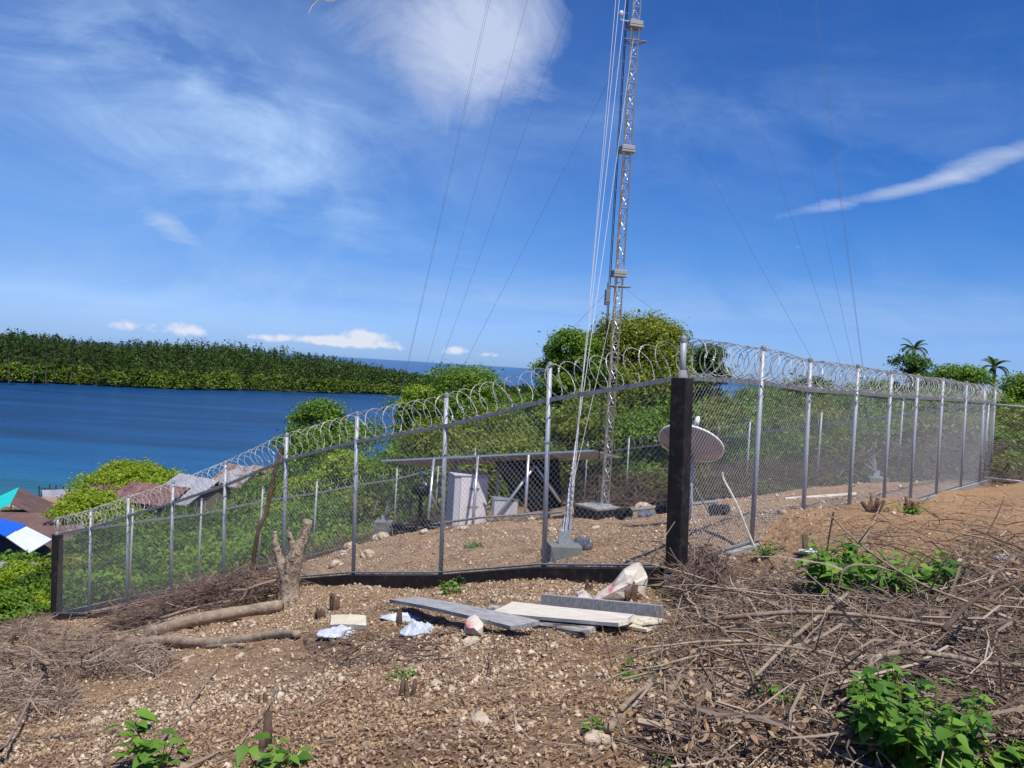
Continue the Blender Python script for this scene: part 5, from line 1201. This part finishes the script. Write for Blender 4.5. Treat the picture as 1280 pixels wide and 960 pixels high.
weed('single broad green leaf lying left of the bottom centre weed', 700, 892, .02, .02, 1, .12, 2, narrow=.45)
def scatter(px0, px1, py0, py1):
    return rnd(px0, px1), rnd(py0, py1)
# stones: one spread of crushed coral
def stones():
    t0 = np.array([[0, 0, 1], [1, 0, 0], [0, 1, 0], [-1, 0, 0], [0, -1, 0], [0, 0, -1]], float); tf = np.array([[0, 1, 2], [0, 2, 3], [0, 3, 4], [0, 4, 1], [5, 2, 1], [5, 3, 2], [5, 4, 3], [5, 1, 4]])
    n = 130000; th_ = np.radians(rng.uniform(-37, 37, n)); rr = 2.2*np.exp(rng.random(n)*math.log(24/2.2)); x = rr*np.sin(th_); y = rr*np.cos(th_)
    w_ = gravel_w(x, y); cl = .25+1.1*sm(-.2, .5, fbm(x*2.3, y*2.3, 3, 91)); keep = rng.random(n) < w_*cl*.75; x, y, rr = x[keep], y[keep], rr[keep]; m_ = len(x)
    s = .004+.020*rng.random(m_)**3.2+.0012*rr*rng.random(m_); s[rng.random(m_) < .012] *= 2.0
    z = gzv(x, y)
    V = t0[None]*(1+.35*rng.normal(size=(m_, 6, 1)))*s[:, None, None]*np.array([1, .85, .6])+.25*s[:, None, None]*rng.normal(size=(m_, 6, 3)); a = rng.random(m_)*6.28; ca, sa = np.cos(a), np.sin(a)
    V = np.stack([V[..., 0]*ca[:, None]-V[..., 1]*sa[:, None], V[..., 0]*sa[:, None]+V[..., 1]*ca[:, None], V[..., 2]], -1)+np.stack([x, y, z+s*.25], -1)[:, None]
    Fc = (tf[None]+np.arange(m_)[:, None, None]*6).reshape(-1, 3); tag(obj('crushed_stone', npmesh('crushed_stone', V.reshape(-1, 3), Fc, False, np.repeat(rng.random(m_)**2.6, 8)), M['stone']), kind='stuff')
stones()
def pile_leaves():
    f = pix_region(right_pile); ps = [f() for k in range(9000)]; x = np.array([p[0] for p in ps]); y = np.array([p[1] for p in ps]); m_ = len(x)
    c = np.c_[x, y, gzv(x, y)+.01+.11*rng.random(m_)**2]; nr_ = rng.normal(size=(m_, 3)); nr_ /= np.linalg.norm(nr_, axis=1)[:, None]; s = .010+.020*rng.random(m_)
    V, Fc = quads(c, nr_, s, s*.55); tag(obj('dry_leaves', npmesh('dry_leaves', V, Fc, False, rng.random(m_)**1.6), M['litter']), kind='stuff')
def litter():
    n = 150000; th_ = np.radians(rng.uniform(-37, 37, n)); rr = 2.2*np.exp(rng.random(n)*math.log(22/2.2)); x = rr*np.sin(th_); y = rr*np.cos(th_)
    a, b = inside_rect(x, y); soil = sm(3.4, 4.5, x)*sm(5.5, 8, y); k = (rng.random(n) < (.25+.9*sm(-.3, .4, fbm(x*1.3, y*1.3, 3, 41)))*(1-.85*soil)); x, y, rr = x[k], y[k], rr[k]; m_ = len(x)
    c = np.c_[x, y, gzv(x, y)+.008+.012*rng.random(m_)]; nr_ = rng.normal(size=(m_, 3))*.6+np.array([0, 0, 1]); nr_ /= np.linalg.norm(nr_, axis=1)[:, None]; s = .004+.012*rng.random(m_)+.0006*rr
    V, Fc = quads(c, nr_, s, s*.45); tag(obj('leaf_litter', npmesh('leaf_litter', V, Fc, False, rng.random(m_)**1.5), M['litter']), kind='stuff')
litter()
# twigs of the brush piles
def pix_region(poly, lift=1):
    def f():
        while True:
            a = random.choice(poly); px, py = rnd(a[0], a[2]), rnd(a[1], a[3]); d = ray(px, py); Y = GPf(px, py)
            if Y: return d.x/d.y*Y, Y, a[4] if len(a) > 4 else 1
    return f
def GPf(px, py):
    d = ray(px, py); k = d.x/d.y; kz = d.z/d.y; y = 2.0
    while y < 26:
        if kz*y <= gzf(k*y, y): return y
        y += .05+y*.004
    return None
right_pile = [(860, 745, 1290, 800), (830, 780, 1290, 860), (950, 830, 1290, 900), (870, 720, 1060, 780, .7), (1000, 850, 1300, 960, .7), (1180, 690, 1290, 780, .5), (820, 850, 1000, 960, .3)]
twigs('brush_pile_twigs', pix_region(right_pile), 6800, .40, .0034, 'twig', .16, .35)
twigs('brush_pile_branches', pix_region(right_pile), 360, .95, .0075, 'twig', .24, .3)
twigs('left_heap_twigs', pix_region([(-20, 785, 120, 850), (-20, 800, 130, 850), (100, 800, 210, 850, .5), (-20, 840, 90, 900, .4), (0, 770, 60, 800)]), 3000, .5, .0055, 'twig', .24, .35)
twigs('fence_foot_heap', lambda: (*rect_pt(.36, .66, -.075, -.022), 1), 1500, .75, .0075, 'drybrush', .36, .4)
twigs('heap_reddish_twigs', pix_region([(840, 715, 900, 760, .8)]), 1000, .45, .006, 'drybrush', .38, .5)
twigs('reddish_twig_patch', pix_region([(385, 795, 560, 835)]), 230, .28, .006, 'drybrush', .03, .12)
twigs('scattered_twigs', pix_region([(-20, 800, 900, 960), (380, 730, 860, 800), (860, 700, 1290, 740)]), 4500, .17, .0022, 'twig', .02, .08)
twigs('mound_twigs', pix_region([(1050, 628, 1290, 700)]), 230, .5, .0045, 'drybrush', .12, .35)
twigs('compound_twigs', lambda: (*rect_pt(.02, .8, .05, .9), 1), 900, .35, .005, 'drybrush', .05, .1)
pile_leaves()
# single branches that stand out of the right pile
for i in range(56):
    x, y, s_ = pix_region([(880, 740, 1290, 900)] if i < 34 else [(-10, 785, 150, 850), (-10, 780, 60, 830)])(); z = gzf(x, y); a = rnd(-.7, .7)+(math.pi if i % 2 else 0); l_ = rnd(.5, 1.2); r_ = rnd(.005, .011)
    d = Vector((math.cos(a), math.sin(a)*.7, rnd(-.05, .35))); pts = [Vector((0, 0, 0))]
    for k in range(5): d = (d+Vector((rnd(-.25, .25), rnd(-.25, .25), rnd(-.2, .1)))).normalized(); pts.append(pts[-1]+d*l_/5)
    root = empty('fallen_branch', (x, y, z+rnd(.04, .18)), 'dry grey brown branch tangled into the brush pile on the right' if i < 34 else 'dry grey brown branch tangled into the brush heap by the far left pillar', 'branch', 'loose branches of the right brush pile' if i < 34 else 'loose branches of the left brush heap')
    MB().tube(smooth_path(pts, 3), [r_*(1-.6*k/15) for k in range(16)], 7).obj('stem', M['log' if i % 3 else 'bark'], root, True)
    for q in (pts[2], pts[3], pts[4]):
      e_ = q+Vector((rnd(-.2, .2), rnd(-.2, .2), rnd(.05, .3))); MB().tube([q, q.lerp(e_, .5)+Vector((0, 0, .02)), e_], [r_*.5, r_*.35, r_*.2], 5).obj('side_branch', M['log'], root, True)
# rocks set in the foreground soil
fr_ = [(590, 805, .07), (915, 700, .05), (300, 822, .05), (232, 826, .05), (745, 928, .06), (545, 858, .05), (600, 905, .055), (120, 905, .05), (345, 815, .045), (640, 775, .05), (165, 880, .045), (880, 905, .04), (820, 875, .04)]
for i, (px, py, s_) in enumerate(fr_):
    p = GP(px, py, 14); lump('rock', p+Vector((0, 0, s_*.15)), (s_, s_*.8, s_*.6), 'rock', 'fist sized pale coral rock half set in the foreground soil', 'rock', i+60, None, 3, .3, None, 'fist sized pale rocks in the foreground')
# bough tip of a tree beside the camera, just entering the top edge
t = MB(); tip = P(386, 17, 3.2); base_ = Vector((-5.2, 3.6, gz(-5.2, 3.6)-.1)); root = empty('overhanging_tree', base_, 'thin bough tip hanging into the top edge of the picture', 'tree')
t.tube([(0, 0, 0), Vector((.3, -.1, 2.2)), Vector((1.2, -.3, 4.2)), P(330, -90, 3.2)-base_, P(400, -10, 3.2)-base_], [.07, .05, .03, .008, .003], 6); t.obj('trunk', M['trunk'], root, True)
tp = MB(); tp.tube([P(430, -3, 3.2)-base_, P(412, 2, 3.2)-base_, P(400, -2, 3.2)-base_, P(390, 8, 3.2)-base_, tip-base_], .0025, 5); tp.obj('twig', M['boardpale'], root)
print('OBJECTS', len(bpy.data.objects))
